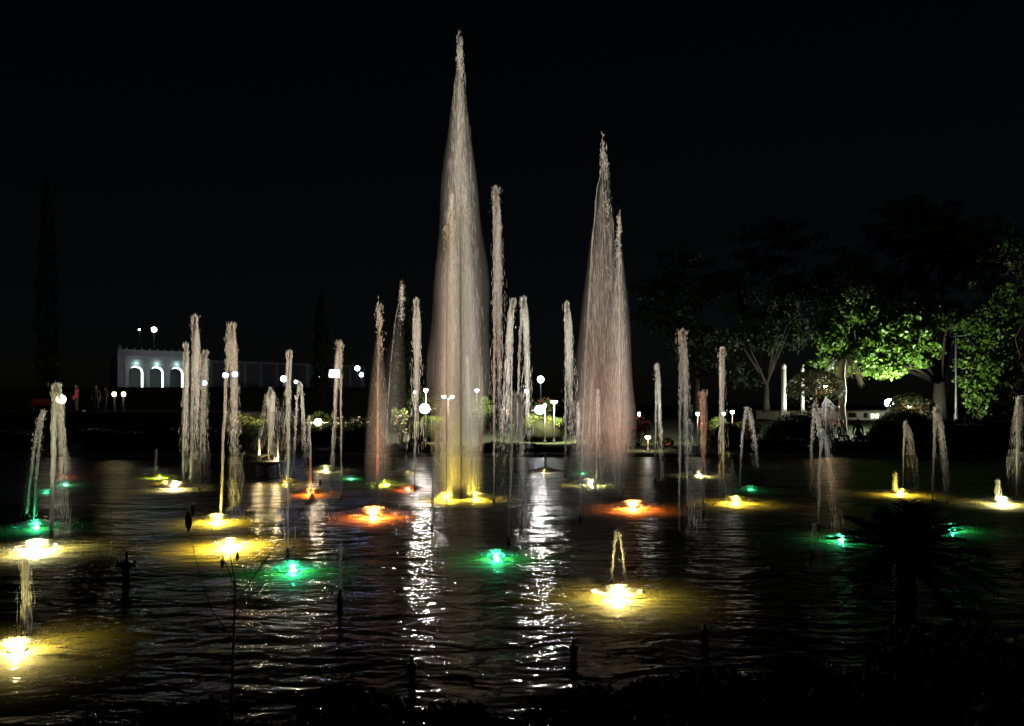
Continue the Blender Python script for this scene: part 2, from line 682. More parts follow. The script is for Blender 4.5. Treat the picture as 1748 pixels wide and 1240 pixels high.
LAMPS = [
    (62, 935, 'white', 80, 300, 'large white pool lamp under the tall beige jet at the far left'),
    (30, 1100, 'warm', 62, 150, 'warm white pool lamp nearest the camera in the bottom left corner'),
    (62, 898, 'green', 62, 60, 'green pool lamp behind the large white lamp at the far left'),
    (80, 838, 'green', 18, 12, 'faint small green pool lamp behind the leftmost tall jet'),
    (112, 825, 'cyan', 26, 40, 'small cyan pool lamp below the little red jet at left'),
    (109, 812, 'red', 18, 40, 'small red pool lamp under the little red jet at left'),
    (272, 813, 'lime', 26, 60, 'small lime pool lamp under the short lime jet'),
    (283, 822, 'yellow', 16, 30, 'tiny yellow pool lamp between the lime and the white lamp at left'),
    (298, 832, 'white', 58, 170, 'white pool lamp at the foot of the cluster of three jets at left'),
    (370, 887, 'yellow', 54, 190, 'yellow pool lamp at the foot of the leaning yellow jet'),
    (392, 928, 'yellow', 54, 220, 'yellow pool lamp lying nearer the camera than the leaning yellow jet'),
    (458, 814, 'green', 30, 30, 'small green pool lamp below the raised bowl fountain'),
    (490, 824, 'yellow', 40, 130, 'yellow pool lamp just right of the raised bowl fountain'),
    (530, 841, 'orange', 44, 130, 'red orange pool lamp with the slim orange jet above it'),
    (556, 803, 'white', 50, 110, 'white pool lamp at the far edge beside a short stubby jet'),
    (500, 969, 'green', 66, 100, 'green pool lamp in the middle left of the near water'),
    (599, 815, 'cyan', 18, 30, 'tiny cyan pool lamp between two orange jets at the far side'),
    (637, 879, 'orange', 80, 330, 'large orange pool lamp under the tall orange misty jet'),
    (660, 825, 'lime', 32, 150, 'lime pool lamp shining up into grey mist behind the orange jet'),
    (696, 833, 'red', 34, 40, 'dim red pool lamp behind the grey central mist'),
    (695, 805, 'warm', 28, 80, 'small warm pool lamp with a tiny pointed orange jet'),
    (763, 850, 'yellow', 56, 230, 'yellow pool lamp at the left foot of the tallest jet'),
    (810, 849, 'yellow', 50, 210, 'yellow pool lamp at the right foot of the tallest jet'),
    (847, 948, 'green', 58, 100, 'green pool lamp near the middle of the pool'),
    (930, 804, 'warm', 34, 80, 'warm pool lamp at the far side under a short yellow jet'),
    (994, 806, 'green', 22, 20, 'faint green pool lamp at the far edge behind pink mist'),
    (1008, 825, 'white', 48, 200, 'bright white pool lamp at the foot of a white jet in pink mist'),
    (1080, 865, 'orange', 62, 340, 'large orange pool lamp under the second tallest jet'),
    (1196, 810, 'white', 42, 100, 'white pool lamp at the far side with a stubby white jet'),
    (1256, 855, 'yellow', 50, 200, 'amber pool lamp right of the orange one'),
    (1281, 833, 'green', 24, 20, 'thin green pool lamp under the white arching jet'),
    (1436, 917, 'green', 32, 70, 'green pool lamp left of the dark cycad plant'),
    (1536, 841, 'yellow', 40, 120, 'yellow pool lamp with a stubby jet behind the dark cycad'),
    (1708, 857, 'white', 52, 170, 'white pool lamp at the right edge with a stubby jet'),
    (1626, 900, 'green', 34, 60, 'green pool lamp seen through the right fronds of the cycad'),
    (1055, 1012, 'warm', 76, 170, 'warm white pool lamp under the little near arching jet'),
]
for a in LAMPS:
    pool_lamp(*a)

# ------------------------------------------------------------------ water jets
noz = MB().lathe([(.05, -.066), (.05, -.05), (.035, -.04), (.03, .04), (.022, .10), (.018, .10)], 10).mesh('nozzle', True)
noz.materials.append(M['wet_pipe'])
JG = 'water jets of the fountain pool'


def jet_root(px, by, label):
    D = depth(by)
    t = empty('water_jet', (wx(px, D), D, 0))
    tag(t, label, 'fountain jet', JG)
    link('nozzle', noz, None, t)
    return t, D


def stream_mesh(path, r0, r1, wob=.012, n=6):
    """ropy tube of water along a path; three twisted strands"""
    b = MB()
    m = len(path)
    for k in range(2):
        pts, rads = [], []
        ph = random.uniform(0, 6.28)
        for i, p in enumerate(path):
            s = i / (m - 1)
            w = wob * (.3 + 2.2 * s * s)
            pts.append((p[0] + w * math.sin(ph + i * .9 + k * 3) + random.gauss(0, w * .4), p[1] + w * math.cos(ph + i * .8 + k * 3), p[2]))
            rads.append(max(.004, (r0 + (r1 - r0) * s) * random.uniform(.75, 1.2) * (.8 if k else 1)))
        b.tube(pts, rads, n)
    return b.mesh('rising_stream', True)


def make_jet(px, by, tx, ty, label, drift=.25, spread=.10, n=900, r0=.024, head=1.0, veil=1.0, thick=1.0):
    """px,by foot in the photograph; tx,ty crest; drift: where the falling water lands (m to the right of the crest)"""
    t, D = jet_root(px, by, label)
    Hj = (by - ty) / F * D
    dx = (tx - px) / F * D
    m = max(8, int(Hj / .16))
    path = []
    for i in range(m + 1):
        tau = i / m * .86
        path.append((dx * tau, 0, .08 + (Hj * .97 - .08) * (1 - (1 - tau) ** 2)))
    link('rising_stream', stream_mesh(path, r0, r0 * 1.25), M['stream'], t)
    n = int(n * 1.5)
    sc = max(.75, min(1.6, D / 20.0)) * thick
    P = []
    # rising drops round the rope
    k = int(n * .35)
    tau = rng.uniform(.05, 1, k)
    c = np.stack([dx * tau + rng.normal(0, .008 + .035 * tau ** 2, k) * head, rng.normal(0, .008 + .035 * tau ** 2, k), Hj * (1 - (1 - tau) ** 2) * rng.uniform(.985, 1.0, k)], 1)
    d = np.stack([np.full(k, dx * .3), rng.normal(0, .02, k), np.full(k, Hj)], 1) + rng.normal(0, .012, (k, 3)) * Hj
    rad = rng.uniform(.0018, .0042, k) * sc
    P.append(droplets(c, d, rad * rng.uniform(15, 60, k), rad))
    # ragged crest
    k = int(n * .09 * head)
    hd = rng.exponential(.10 * head ** .5, k) * min(1.6, .5 + Hj / 5)
    sg = .018 + .16 * np.minimum(hd, .5) ** .8
    c = np.stack([dx + rng.normal(0, 1, k) * sg * .7 + drift * .12 * hd, rng.normal(0, 1, k) * sg * .7, Hj * 1.0 - hd + rng.normal(0, .025, k)], 1)
    d = rng.normal(0, .35, (k, 3)) + np.array([0, 0, 1.0])
    rad = rng.uniform(.003, .007, k) * sc
    P.append(droplets(c, d, rad * rng.uniform(3, 14, k), rad))
    # falling filaments
    k = int(n * 1.0 * veil)
    nf = max(4, int(5 + 6 * veil))
    fx, fy = rng.normal(0, spread, nf) + drift, rng.normal(0, spread, nf)
    wgt = rng.uniform(.3, 1, nf)
    f = rng.choice(nf, k, p=wgt / wgt.sum())
    tau = rng.uniform(0, 1, k) ** 1.25
    c = np.stack([dx + fx[f] * tau + rng.normal(0, .008 + .028 * tau * (spread / .1), k), fy[f] * tau + rng.normal(0, .008 + .028 * tau, k), np.maximum(.02, Hj * .985 * (1 - tau ** 2))], 1)
    d = np.stack([fx[f] / Hj + 0 * tau, fy[f] / Hj, -2 * tau - .1], 1)
    rad = rng.uniform(.0013, .0034, k) * sc
    P.append(droplets(c, d, rad * rng.uniform(20, 90, k) * (.4 + tau), rad))
    k = int(140 + n * .12)
    a = rng.uniform(0, 6.28, k)
    rr = np.abs(rng.normal(0, .10 + spread, k))
    c = np.stack([dx + drift * .9 + rr * np.cos(a), rr * np.sin(a), .004 + rng.exponential(.03, k)], 1)
    rad = rng.uniform(.002, .005, k) * sc
    P.append(droplets(c, rng.normal(0, 1, (k, 3)) + np.array([0, 0, .6]), rad * rng.uniform(2, 8, k), rad))
    tag(link('falling_spray', np_mesh('falling_spray', *join(P)), M['spray'], t), kind='stuff')
    if head > .55 and veil > .45:
        for (sh, ln, kd) in ((1.0, .80, 1.0), (.6, .55, 1.6)):
            mo = link('mist', veil_mesh(Hj, dx, drift, spread, sh, ln, head), M['veil'], t)
            tag(mo, kind='stuff')
    return t


def veil_mesh(Hj, dx, drift, spread, sh, ln, head):
    """closed drop shaped body of fine spray hanging from the crest"""
    na, nz = 12, 16
    v, f = [], []
    ph = random.uniform(0, 6.28)
    rm = (.055 * head ** .5 + .45 * spread) * sh
    for j in range(nz + 1):
        q = j / nz
        z = Hj * (1.0 - ln * q)
        z = max(z, .02 + .02 * (nz - j) / nz)
        tau = math.sqrt(max(0, 1 - z / Hj))
        w = rm * (.30 + .75 * min(1, q * 6) ** .7) * (1 - q) ** .8 + .004
        for k in range(na):
            a = 2 * math.pi * k / na
            r = w * (1 + .12 * math.sin(2 * a + ph + z * 2) + .06 * math.sin(z * 5 + ph))
            v.append((dx + drift * tau * .8 + r * math.cos(a), r * math.sin(a), z))
    for j in range(nz):
        for k in range(na):
            a, b = j * na + k, j * na + (k + 1) % na
            f += [(a, b + na, b), (a, a + na, b + na)]
    c0 = len(v)
    v += [(dx, 0, Hj * 1.002), (v[-1][0], 0, v[-1][2] - .02)]
    for k in range(na):
        f.append((c0, k, (k + 1) % na))
        f.append((c0 + 1, nz * na + (k + 1) % na, nz * na + k))
    return np_mesh('mist', v, f, True)


def mist_mesh(Hj, dx, W, power, cap, side, top, shrink):
    """closed uneven cone that the fine spray fills"""
    na, nz = 18, 26
    v, f = [], []
    ph = [random.uniform(0, 6.28) for _ in range(4)]
    for j in range(nz + 1):
        q = j / nz
        z = .02 + (Hj * top - .02) * (1 - (1 - q) ** 1.3)
        sg = max(.002, 1 - z / (Hj * top))
        w = W * shrink * min(sg ** power, cap) / cap * (.62 + .38 * min(1, z / 2.2)) + .012
        for k in range(na):
            a = 2 * math.pi * k / na
            r = w * (1 + .10 * math.sin(2 * a + ph[0] + z * .5) + .08 * math.sin(3 * a + ph[1] - z * .9) + .05 * math.sin(z * 2.3 + ph[2]))
            v.append((dx * (1 - (1 - z / Hj) * .9) + w * side + r * math.cos(a), r * math.sin(a), z))
    for j in range(nz):
        for k in range(na):
            a, b = j * na + k, j * na + (k + 1) % na
            f += [(a, b, b + na), (a, b + na, a + na)]
    c0, c1 = len(v), len(v) + 1
    v += [(v[0][0] - W * 0, 0, .02), (dx, 0, Hj * top)]
    v[c0] = (sum(p[0] for p in v[:na]) / na, 0, .02)
    for k in range(na):
        f.append((c0, (k + 1) % na, k))
        f.append((c1, nz * na + k, nz * na + (k + 1) % na))
    return np_mesh('mist', v, f, True)


def make_plume(px, by, tx, ty, label, halfpx, n, power=.7, cap=.85, lean=0.0, r0=.04, rr=(.003, .007), side=0.0, tips=5, stems=3, mist=.4, shells=4):
    """tall jet wrapped in a cone of falling mist; halfpx: half width of the cone near the foot in photo pixels"""
    t, D = jet_root(px, by, label)
    Hj = (by - ty) / F * D
    dx = (tx - px) / F * D
    W = halfpx / F * D
    n = int(n * .62)
    m = int(Hj / .25)
    b = [(dx * (i / m), 0, .08 + Hj * .96 * (1 - (1 - i / m) ** 2) * .98) for i in range(m + 1)]
    link('rising_stream', stream_mesh(b, r0, r0 * .25, .008), M['stream'], t)
    P = []
    nf = 70
    q = np.clip(rng.normal(0, .46, (nf, 2)), -.95, .95)
    q[:, 0] += side
    apex = 1 - np.abs(rng.normal(0, .13, nf))               # each filament tops out at its own height
    apex[:tips] = rng.uniform(.985, 1.0, tips)
    q[:tips] *= .2
    wgt = rng.uniform(.25, 1, nf)
    f = rng.choice(nf, n, p=wgt / wgt.sum())
    s = rng.uniform(0, 1, n) ** .95
    z = Hj * apex[f] * (1 - s)
    sg = 1 - z / Hj
    w = W * np.minimum(sg ** power, cap) / cap
    jit = .08 + .10 * sg
    c = np.stack([dx * (1 - sg * .9) + w * (q[f, 0] + rng.normal(0, 1, n) * jit), w * (q[f, 1] + rng.normal(0, 1, n) * jit), np.maximum(z, .02)], 1)
    d = np.stack([rng.normal(0, .012, n), rng.normal(0, .012, n), np.ones(n)], 1)
    rad = rng.uniform(*rr, n) * .27
    P.append(droplets(c, d, rad * rng.uniform(70, 280, n), rad))
    mm = mist_mat('mist', mist)
    for k in range(shells):
        q = k / max(1, shells - 1)
        mo = link('mist', mist_mesh(Hj, dx, W, power, cap, side, .995 - .07 * q, .22 + 1.25 * q), mm, t)
        tag(mo, kind='stuff')
    # ragged crest of loose clots
    k = 360
    cl = rng.choice(9, k)
    cz = rng.exponential(.05, 9) * Hj * .9
    cx = rng.normal(0, .02 + .05 * cz, 9)
    c = np.stack([dx + cx[cl] + rng.normal(0, .018 + .03 * cz[cl], k), rng.normal(0, .04, k), Hj - cz[cl] + rng.normal(0, .16, k)], 1)
    d = rng.normal(0, .3, (k, 3)) + np.array([0, 0, 1.0])
    rad = rng.uniform(.002, .006, k)
    P.append(droplets(c, d, rad * rng.uniform(6, 30, k), rad))
    tag(link('falling_spray', np_mesh('falling_spray', *join(P)), M['spray'], t), kind='stuff')
    return t


def make_arc(px, by, tx, ty, lx, ly, label, r=.02, n=350, veil=0.0, dy=0.0):
    """one bent rope of water from the nozzle over a crest to its landing"""
    t, D = jet_root(px, by, label)
    Hj = (by - ty) / F * D
    d1, d2 = (tx - px) / F * D, (lx - px) / F * D
    hl = max(0.0, (by - ly) / F * D)
    up = [(d1 * (i / 14), 0, .06 + (Hj - .06) * (1 - (1 - i / 14) ** 2)) for i in range(15)]
    dn = [(d1 + (d2 - d1) * (i / 14), dy * (i / 14), Hj - (Hj - hl) * (i / 14) ** 2) for i in range(1, 15)]
    pts = up + dn
    path = []
    for a, c in zip(pts[:-1], pts[1:]):
        for q in (0, .5):
            path.append(tuple(a[j] + (c[j] - a[j]) * q for j in range(3)))
    b = MB()
    for k in range(2):
        b.tube([(p[0] + random.gauss(0, r * .35), p[1] + random.gauss(0, r * .35), p[2]) for p in path],
               [r * random.uniform(.55, 1.1) for _ in path], 6)
    link('arching_stream', b.mesh('arching_stream', True), M['stream'], t)
    P = np.array(path)
    i = rng.integers(0, len(P) - 1, n)
    c = P[i] + (P[i + 1] - P[i]) * rng.uniform(0, 1, (n, 1)) + rng.normal(0, r * 1.1, (n, 3))
    d = P[i + 1] - P[i] + rng.normal(0, .01, (n, 3))
    rad = rng.uniform(.003, .008, n) * max(.6, D / 20)
    parts = [droplets(c, d, rad * rng.uniform(3, 12, n), rad)]
    if veil:
        k = int(n * veil)
        tau = rng.uniform(.1, 1, k)
        c = np.stack([d1 + (d2 - d1) * tau * rng.uniform(.3, 1.2, k), rng.normal(0, .06, k), np.maximum(.02, Hj - (Hj - hl) * tau ** 2 + rng.normal(0, .05, k))], 1)
        rad = rng.uniform(.002, .005, k) * max(.6, D / 20)
        parts.append(droplets(c, np.tile([.05, 0, 1.0], (k, 1)), rad * rng.uniform(8, 25, k), rad))
    # little splash at the landing
    k = 60
    a = rng.uniform(0, 6.28, k)
    rr = np.abs(rng.normal(0, .07, k))
    c = np.stack([d2 + rr * np.cos(a), dy + rr * np.sin(a), hl * 0 + rng.uniform(.005, .07, k)], 1)
    rad = rng.uniform(.003, .007, k)
    if hl < .05:
        parts.append(droplets(c, rng.normal(0, 1, (k, 3)), rad * 3, rad))
    tag(link('loose_drops', np_mesh('loose_drops', *join(parts)), M['spray'], t), kind='stuff')
    return t


# the tall ones
make_plume(787, 852, 784, 74, 'tallest jet of all, a white plume in the centre of the pool', 34, 12000, power=.58, cap=.80, mist=.066, shells=8)
make_plume(772, 846, 771, 332, 'pale pointed jet left inside the tallest plume, its crest halfway up', 14, 1400, power=.5, r0=.02, mist=.20, shells=4)
make_plume(806, 850, 792, 330, 'pale pointed jet right inside the tallest plume, its crest halfway up', 16, 1400, power=.5, r0=.02, mist=.20, shells=4)
make_plume(762, 858, 764, 380, 'broad pale jet at the left flank of the tallest plume', 21, 1800, power=.55, r0=.02, mist=.17, shells=4)
make_plume(990, 886, 1030, 254, 'second tallest jet, a pinkish plume with a ragged crest', 36, 4200, power=.62, side=.42, tips=4, mist=.050, shells=8, r0=.026)
make_plume(1058, 852, 1057, 382, 'misty jet inside the right half of the second tallest plume', 19, 2000, power=.6, r0=.024, mist=.13, shells=5)
make_plume(644, 866, 647, 528, 'orange lit misty jet left of the tallest plume', 21, 1000, power=.85, r0=.034, rr=(.002, .005), mist=.085, shells=5)
make_plume(655, 822, 686, 494, 'faint grey mist plume behind the orange lit jet', 22, 300, power=.8, r0=.006, rr=(.002, .004), mist=.015, shells=5)

J = make_jet
J(88, 912, 97, 656, 'thick beige jet at the far left, its crest by the glaring lamp', .16, .07, 1300, .040, 1.3, .9)
J(312, 828, 318, 588, 'shorter white jet leftmost of the cluster of three at left', -.02, .12, 800, .030)
J(326, 830, 333, 540, 'tallest white jet of the cluster of three at left', .10, .14, 1300, .034, 1.5, 1.2)
J(341, 838, 351, 600, 'thin white jet rightmost of the cluster of three at left', -.06, .10, 700, .020, 1.2)
J(377, 884, 396, 553, 'tall yellow jet that leans right, left of the raised bowl', .10, .10, 1300, .028, 1.3, 1.1)
J(458, 814, 462, 664, 'short yellow jet with a wide skirt above the raised bowl', .0, .32, 700, .026, .7, 1.0)
J(491, 824, 495, 600, 'yellow jet right of the raised bowl fountain', -.14, .10, 800, .028, 1.2, .7)
J(491, 946, 493, 655, 'thin pale jet over the green lamp at middle left', -.05, .06, 350, .016, .4, .3)
J(531, 842, 527, 712, 'slim red orange jet over the red orange lamp', .02, .05, 300, .026, .5, .4)
J(583, 852, 580, 583, 'tall thin jet that turns orange at its foot', -.22, .05, 700, .020, 1.3, .7)
J(708, 838, 711, 510, 'thin pale jet just left of the tallest plume', .02, .16, 800, .018, 1.2, .8)
J(737, 902, 750, 735, 'thin violet grey jet in front of the tallest plume', .10, .05, 350, .030, .5, .4)
J(807, 838, 797, 610, 'short pale jet in front of the right half of the tallest plume', .05, .06, 400, .022, .8, .5)
J(843, 858, 846, 319, 'very tall slender jet right beside the tallest plume', .15, .16, 1500, .026, 1.3, .9)
J(872, 806, 876, 511, 'pale jet, left one of the pair right of the tallest plume', -.35, .14, 1000, .022, 1.4, .9)
J(881, 808, 894, 508, 'pale jet, right one of the pair right of the tallest plume', .25, .18, 1100, .024, 1.6, 1.0)
J(868, 926, 884, 672, 'thin jet rising beside the green lamp near the middle', .13, .05, 900, .022, 1.2, .8)
J(965, 816, 967, 517, 'pale jet left of the second tallest plume', .22, .22, 1000, .022, 1.3, 1.0)
J(984, 806, 987, 690, 'short faint jet at the left edge of the pink mist', .0, .08, 300, .022, .7, .6)
J(1018, 824, 1021, 666, 'white jet glowing inside the pink mist', .08, .04, 500, .034, .8, .4)
J(1118, 822, 1122, 623, 'slim white jet right of the second tallest plume', .12, .07, 700, .020, 1.1, .8)
J(1159, 914, 1165, 564, 'tall white jet right of the second plume, thick crest falling right', .12, .05, 1200, .020, 1.4, 1.0)
J(1200, 878, 1200, 670, 'short white jet between two taller ones at right', .04, .07, 700, .020, 1.3, .8)
J(1235, 848, 1232, 594, 'white jet with an amber foot over the amber lamp', .02, .09, 900, .024, 1.3, .9)
J(1397, 902, 1404, 735, 'thin yellowish jet before the dark hedges, falling right', .28, .05, 600, .020, .8, .7)
J(1541, 836, 1546, 721, 'short yellowish jet before the large round shrub', .26, .08, 500, .024, .8, 1.0)
J(1592, 858, 1599, 696, 'yellowish jet right of the large round shrub', .22, .06, 800, .024, 1.2, 1.0)
J(1735, 852, 1740, 679, 'yellowish jet cut by the right edge of the photo', -.05, .12, 900, .026, 1.2, 1.0)
J(1409, 790, 1410, 680, 'far white spray with a wide skirt beside the umbrella tree', .0, .42, 420, .012, .5, 1.2)
J(42, 1082, 43, 964, 'short thick pinkish jet at the left edge near the camera', .03, .03, 700, .018, .6, .6)
J(580, 1020, 581, 935, 'short thin jet in the dark water left of the middle', .005, .008, 180, .014, .35, .25)
# arching ropes
make_arc(1044, 1002, 1054, 909, 1068, 1000, 'small warm arching jet over the near warm lamp', .017, 320)
make_arc(1385, 950, 1390, 894, 1397, 960, 'dim little arching jet left of the cycad', .010, 150)
make_arc(1262, 834, 1276, 698, 1294, 806, 'white arching jet before the flower bed at right', .034, 500, .6)
make_arc(1384, 846, 1390, 694, 1400, 742, 'bright white hooked jet above the dark hedges', .034, 500, .6)
make_arc(501, 808, 512, 655, 522, 800, 'pale arching jet right of the raised bowl', .036, 500, 1.2)
make_arc(58, 896, 76, 703, 45, 890, 'greenish arching jet at the far left over the green lamp', .022, 500, 1.0)
# stubby jets
S = dict(drift=.02, spread=.03, n=220, head=.45, veil=.5)
J(265, 812, 266, 770, 'short lime green jet at left', r0=.04, **S)
J(109, 812, 111, 772, 'little red jet behind the thick beige one at left', r0=.04, **S)
J(568, 806, 568, 775, 'short stubby white jet at the far edge left of the orange plume', r0=.06, **S)
J(694, 805, 693, 780, 'tiny pointed orange jet at the far side', r0=.03, **S)
J(930, 804, 931, 776, 'short yellow jet at the far side under the round white lamp', r0=.04, **S)
J(1185, 811, 1185, 798, 'stubby white jet on the white lamp at the far side', r0=.08, **S)
J(1527, 840, 1528, 809, 'stubby warm jet behind the dark cycad', r0=.05, **S)
J(1702, 857, 1703, 820, 'stubby white jet at the right edge', r0=.05, **S)
J(1252, 812, 1250, 788, 'faint tiny jet under the white arching jet', r0=.02, **S)

# bare pipes and fittings standing in the near water
pipe_me = MB().lathe([(.035, -.066), (.035, .16), (.045, .17), (.045, .24), (.02, .25), (.02, .34)], 10).mesh('riser', True)
pipe_me.materials.append(M['wet_pipe'])
for px, py, hh, lab in ((703, 1165, .7, 'short dark pipe in the glitter at the bottom middle'), (979, 1128, .62, 'short dark pipe in the glitter right of the middle'),
                        (1203, 1098, .6, 'short dark pipe standing in dark water at the right'), (580, 1042, .6, 'dark pipe under the short thin jet')):
    D = depth(py)
    t = empty('riser_pipe', (wx(px, D), D, 0))
    tag(t, lab, 'pipe', 'dark riser pipes in the pool')
    o = link('riser', pipe_me, None, t)
    o.scale = (1, 1, hh)
D = depth(992)
t = tag(empty('nozzle_manifold', (wx(216, D), D, 0)), 'dark nozzle manifold with a crossbar at the left', 'nozzle')
MB().lathe([(.05, -.066), (.05, .16), (.07, .17), (.07, .27), (.02, .28), (.018, .42)], 10).build('riser', M['wet_pipe'], t, True)
b = MB()
b.tube([(-.14, 0, .22), (.14, 0, .22)], .03, 8)
for sx in (-1, 1):
    b.tube([(sx * .12, 0, .22), (sx * .12, 0, .31)], [.02, .014], 8)
b.build('crossbar', M['wet_pipe'], t)

# raised bowl fountain
D = depth(815)
t = tag(empty('bowl_fountain', (wx(455, D), D, 0)), 'small raised bowl fountain with two lit rims in the left of the pool', 'fountain')
zl = wz(788, D)
MB().lathe([(.30, -.066), (.30, .02), (.10, .1), (.09, zl - .2), (.45, zl - .06), (.66, zl - .02), (.67, zl + .03), (.62, zl + .03), (.4, zl - .02)], 28, capt=False).build('lower_bowl', M['stone'], t, True)
for k in range(6):
    a = k * math.pi / 3
    MB().tube([(.5 * math.cos(a), .5 * math.sin(a), -.066), (.5 * math.cos(a), .5 * math.sin(a), zl - .04)], .02, 6).build('leg', M['stone'], t)
MB().lathe([(.07, zl), (.06, zl + .1), (.22, zl + .17), (.34, zl + .19), (.34, zl + .22), (.2, zl + .2)], 24, c=(-.28, .1, 0), capt=False).build('upper_bowl', M['stone'], t, True)
b = MB()
b.lathe([(.0, zl + .015), (.63, zl + .02)], 28, capb=False, capt=False)
b.build('bowl_water', M['spray'], t)
for (sx, sy, z0, hh) in ((-.28, .1, zl + .2, .58), (.42, -.1, zl + .02, .66)):
    pts = [(sx + random.gauss(0, .006), sy, z0 + hh * i / 9) for i in range(10)]
    MB().tube(pts, [.05, .045, .035, .03, .028, .03, .028, .032, .04, .02], 7).build('spout', M['spray'], t, True)
for (sx, sy, z0) in ((-.2, -.12, zl + .27), (.40, -.22, zl + .1)):
    l = bpy.data.lights.new('bowl_light', 'POINT')
    l.energy = 22
    l.color = (1, .76, .36)
    l.shadow_soft_size = .04
    o = bpy.data.objects.new('bowl_light', l)
    COL.objects.link(o)
    o.parent = t
    o.location = (sx, sy, z0)

# ------------------------------------------------------------------ garden lights behind the pool
emit('lamp_white', (1.0, .93, .80), 20)
emit('flood_lens', (1.0, .90, .80), 480)
emit('flood_dim', (1.0, .86, .60), 30)
emit('lamp_yellowish', (1.0, .90, .74), 7)
emit('rim_glow', (.62, .96, 1.0), 7)
emit('lamp_cool', (.80, .86, 1.0), 40)
emit('lamp_blue', (.55, .62, 1.0), 22)
emit('lamp_warm', (1.0, .70, .34), 40)
emit('lamp_yellow', (1.0, .85, .35), 8)
emit('sign_white', (.86, .90, 1.0), 6)


def point(parent, loc, energy, col, size=.1, name='light'):
    l = bpy.data.lights.new(name, 'POINT')
    l.energy = energy
    l.color = col
    l.shadow_soft_size = size
    o = bpy.data.objects.new(name, l)
    COL.objects.link(o)
    o.parent = parent
    o.location = loc
    return o


def floodlight(px, py, D, r, aim, energy, label, col=(1.0, .88, .75), spill=260, mt='flood_lens', cone=150, front=.5):
    """round floodlight on a short mast, facing the pool"""
    x, z = wx(px, D), wz(py, D)
    g = gz(D)
    t = tag(empty('floodlight', (x, D, g)), label, 'floodlight', 'floodlights at the far side of the pool')
    zz = z - g
    dr = Vector((aim[0] - x, aim[1] - D, aim[2] - z)).normalized()
    q = dr.to_track_quat('Z', 'Y')
    MB().tube([(0, .25, 0), (0, .25, zz)], .035, 8).build('mast', M['black_metal'], t)
    MB().tube([(0, .25, zz), (0, .1, zz)], .03, 6).build('bracket', M['black_metal'], t)
    o = MB().lathe([(r * .5, -.22), (r * .85, -.16), (r * 1.12, -.02), (r * 1.12, .03), (r * 1.02, .03)], 20, capt=False).build('housing', M['black_metal'], t, True)
    o.location = (0, 0, zz)
    o.rotation_euler = q.to_euler()
    o = MB().lathe([(r, .0), (r * .8, r * .25), (r * .4, r * .42)], 20).build('lens', M[mt], t, True)
    o.location = (0, 0, zz)
    o.rotation_euler = q.to_euler()
    vz = .018 if z < 1.8 else .036
    bd = MB().box(-.75, .75, -1.0, .05, -.012, .012).build('added_shield', M['black_metal'], t)  # plate added to keep the flood beam off the water
    bd.location = (0, -r * .2, zz - vz)
    bd.rotation_euler = (0, 0, math.atan2(dr.x, -dr.y))
    s = bpy.data.lights.new('flood', 'SPOT')
    s.energy = energy
    s.color = col
    s.spot_size = R(cone)
    s.spot_blend = .3
    s.shadow_soft_size = .03
    so = bpy.data.objects.new('flood', s)
    COL.objects.link(so)
    so.parent = t
    so.location = Vector((0, 0, zz)) + Vector((dr.x, dr.y, 0)) * (r * .6 + .05)
    so.rotation_euler = dr.to_track_quat('-Z', 'Y').to_euler()
    if spill:
        point(t, (0, -front, zz), spill, col, .1, 'spill')
    return t


floodlight(725, 698, 50, .30, (-2.5, 20, 7), 18500, 'glaring round floodlight in foliage left of the tallest jet')
floodlight(921, 700, 50, .28, (2.5, 20, 7), 18500, 'glaring round floodlight over the bright bush right of the tallest jet')
floodlight(543, 721, 47.0, .22, (-8, 17, 5), 20000, 'yellowish floodlight low in a bush behind the slim orange jet', (1.0, .78, .46), mt='flood_dim')
floodlight(104, 682, 45.0, .27, (-12, 14, 4), 24000, 'glaring elongated floodlight beside the person in red at far left', (1, .76, .46), 60, 'lamp_yellowish', cone=150)
floodlight(1518, 688, 53.0, .28, (6, 14, 4), 20000, 'glaring white floodlight in front of the pale building at right', (.92, 1.0, .80), 12000, 'lamp_cool', 150, .9)


def lamp_post(px, py, D, label, power=25, heads=1, col=(1, .86, .6), mt='lamp_white', r=.12):
    x, z = wx(px, D), wz(py, D)
    g = gz(D)
    t = tag(empty('garden_lamp', (x, D, g)), label, 'garden lamp', 'garden lamps round the pool')
    h = z - g
    MB().lathe([(.12, 0), (.12, .05), (.06, .12), (.035, .3), (.03, h - .1)], 10).build('pole', M['black_metal'], t, True)
    offs = (0,) if heads == 1 else (-.24, .24)
    if heads == 2:
        MB().tube([(-.24, 0, h - .06), (0, 0, h - .16), (.24, 0, h - .06)], .02, 6).build('arm', M['grey_metal'], t)
    for ox in offs:
        MB().lathe([(.03, h - .12), (r * .6, h - .10), (r, h - .01), (r * .9, h + .03)], 14, c=(ox, 0, 0)).build('glowing_cup', M[mt], t, True)
        MB().lathe([(r * 1.25, h + .035), (r * 1.2, h + .06), (r * .5, h + .12), (.02, h + .15)], 14, c=(ox, 0, 0)).build('cap', M['black_metal'], t, True)
    sp = bpy.data.lights.new('light', 'SPOT')          # the cup throws its light back and down on the planting
    sp.energy = power * 9
    sp.color = col
    sp.spot_size = R(150)
    sp.spot_blend = .6
    sp.shadow_soft_size = .06
    so = bpy.data.objects.new('light', sp)
    COL.objects.link(so)
    so.parent = t
    so.location = (0, -.3, h - .02)
    so.rotation_euler = Vector((0, .75, -.65)).to_track_quat('-Z', 'Y').to_euler()
    return t


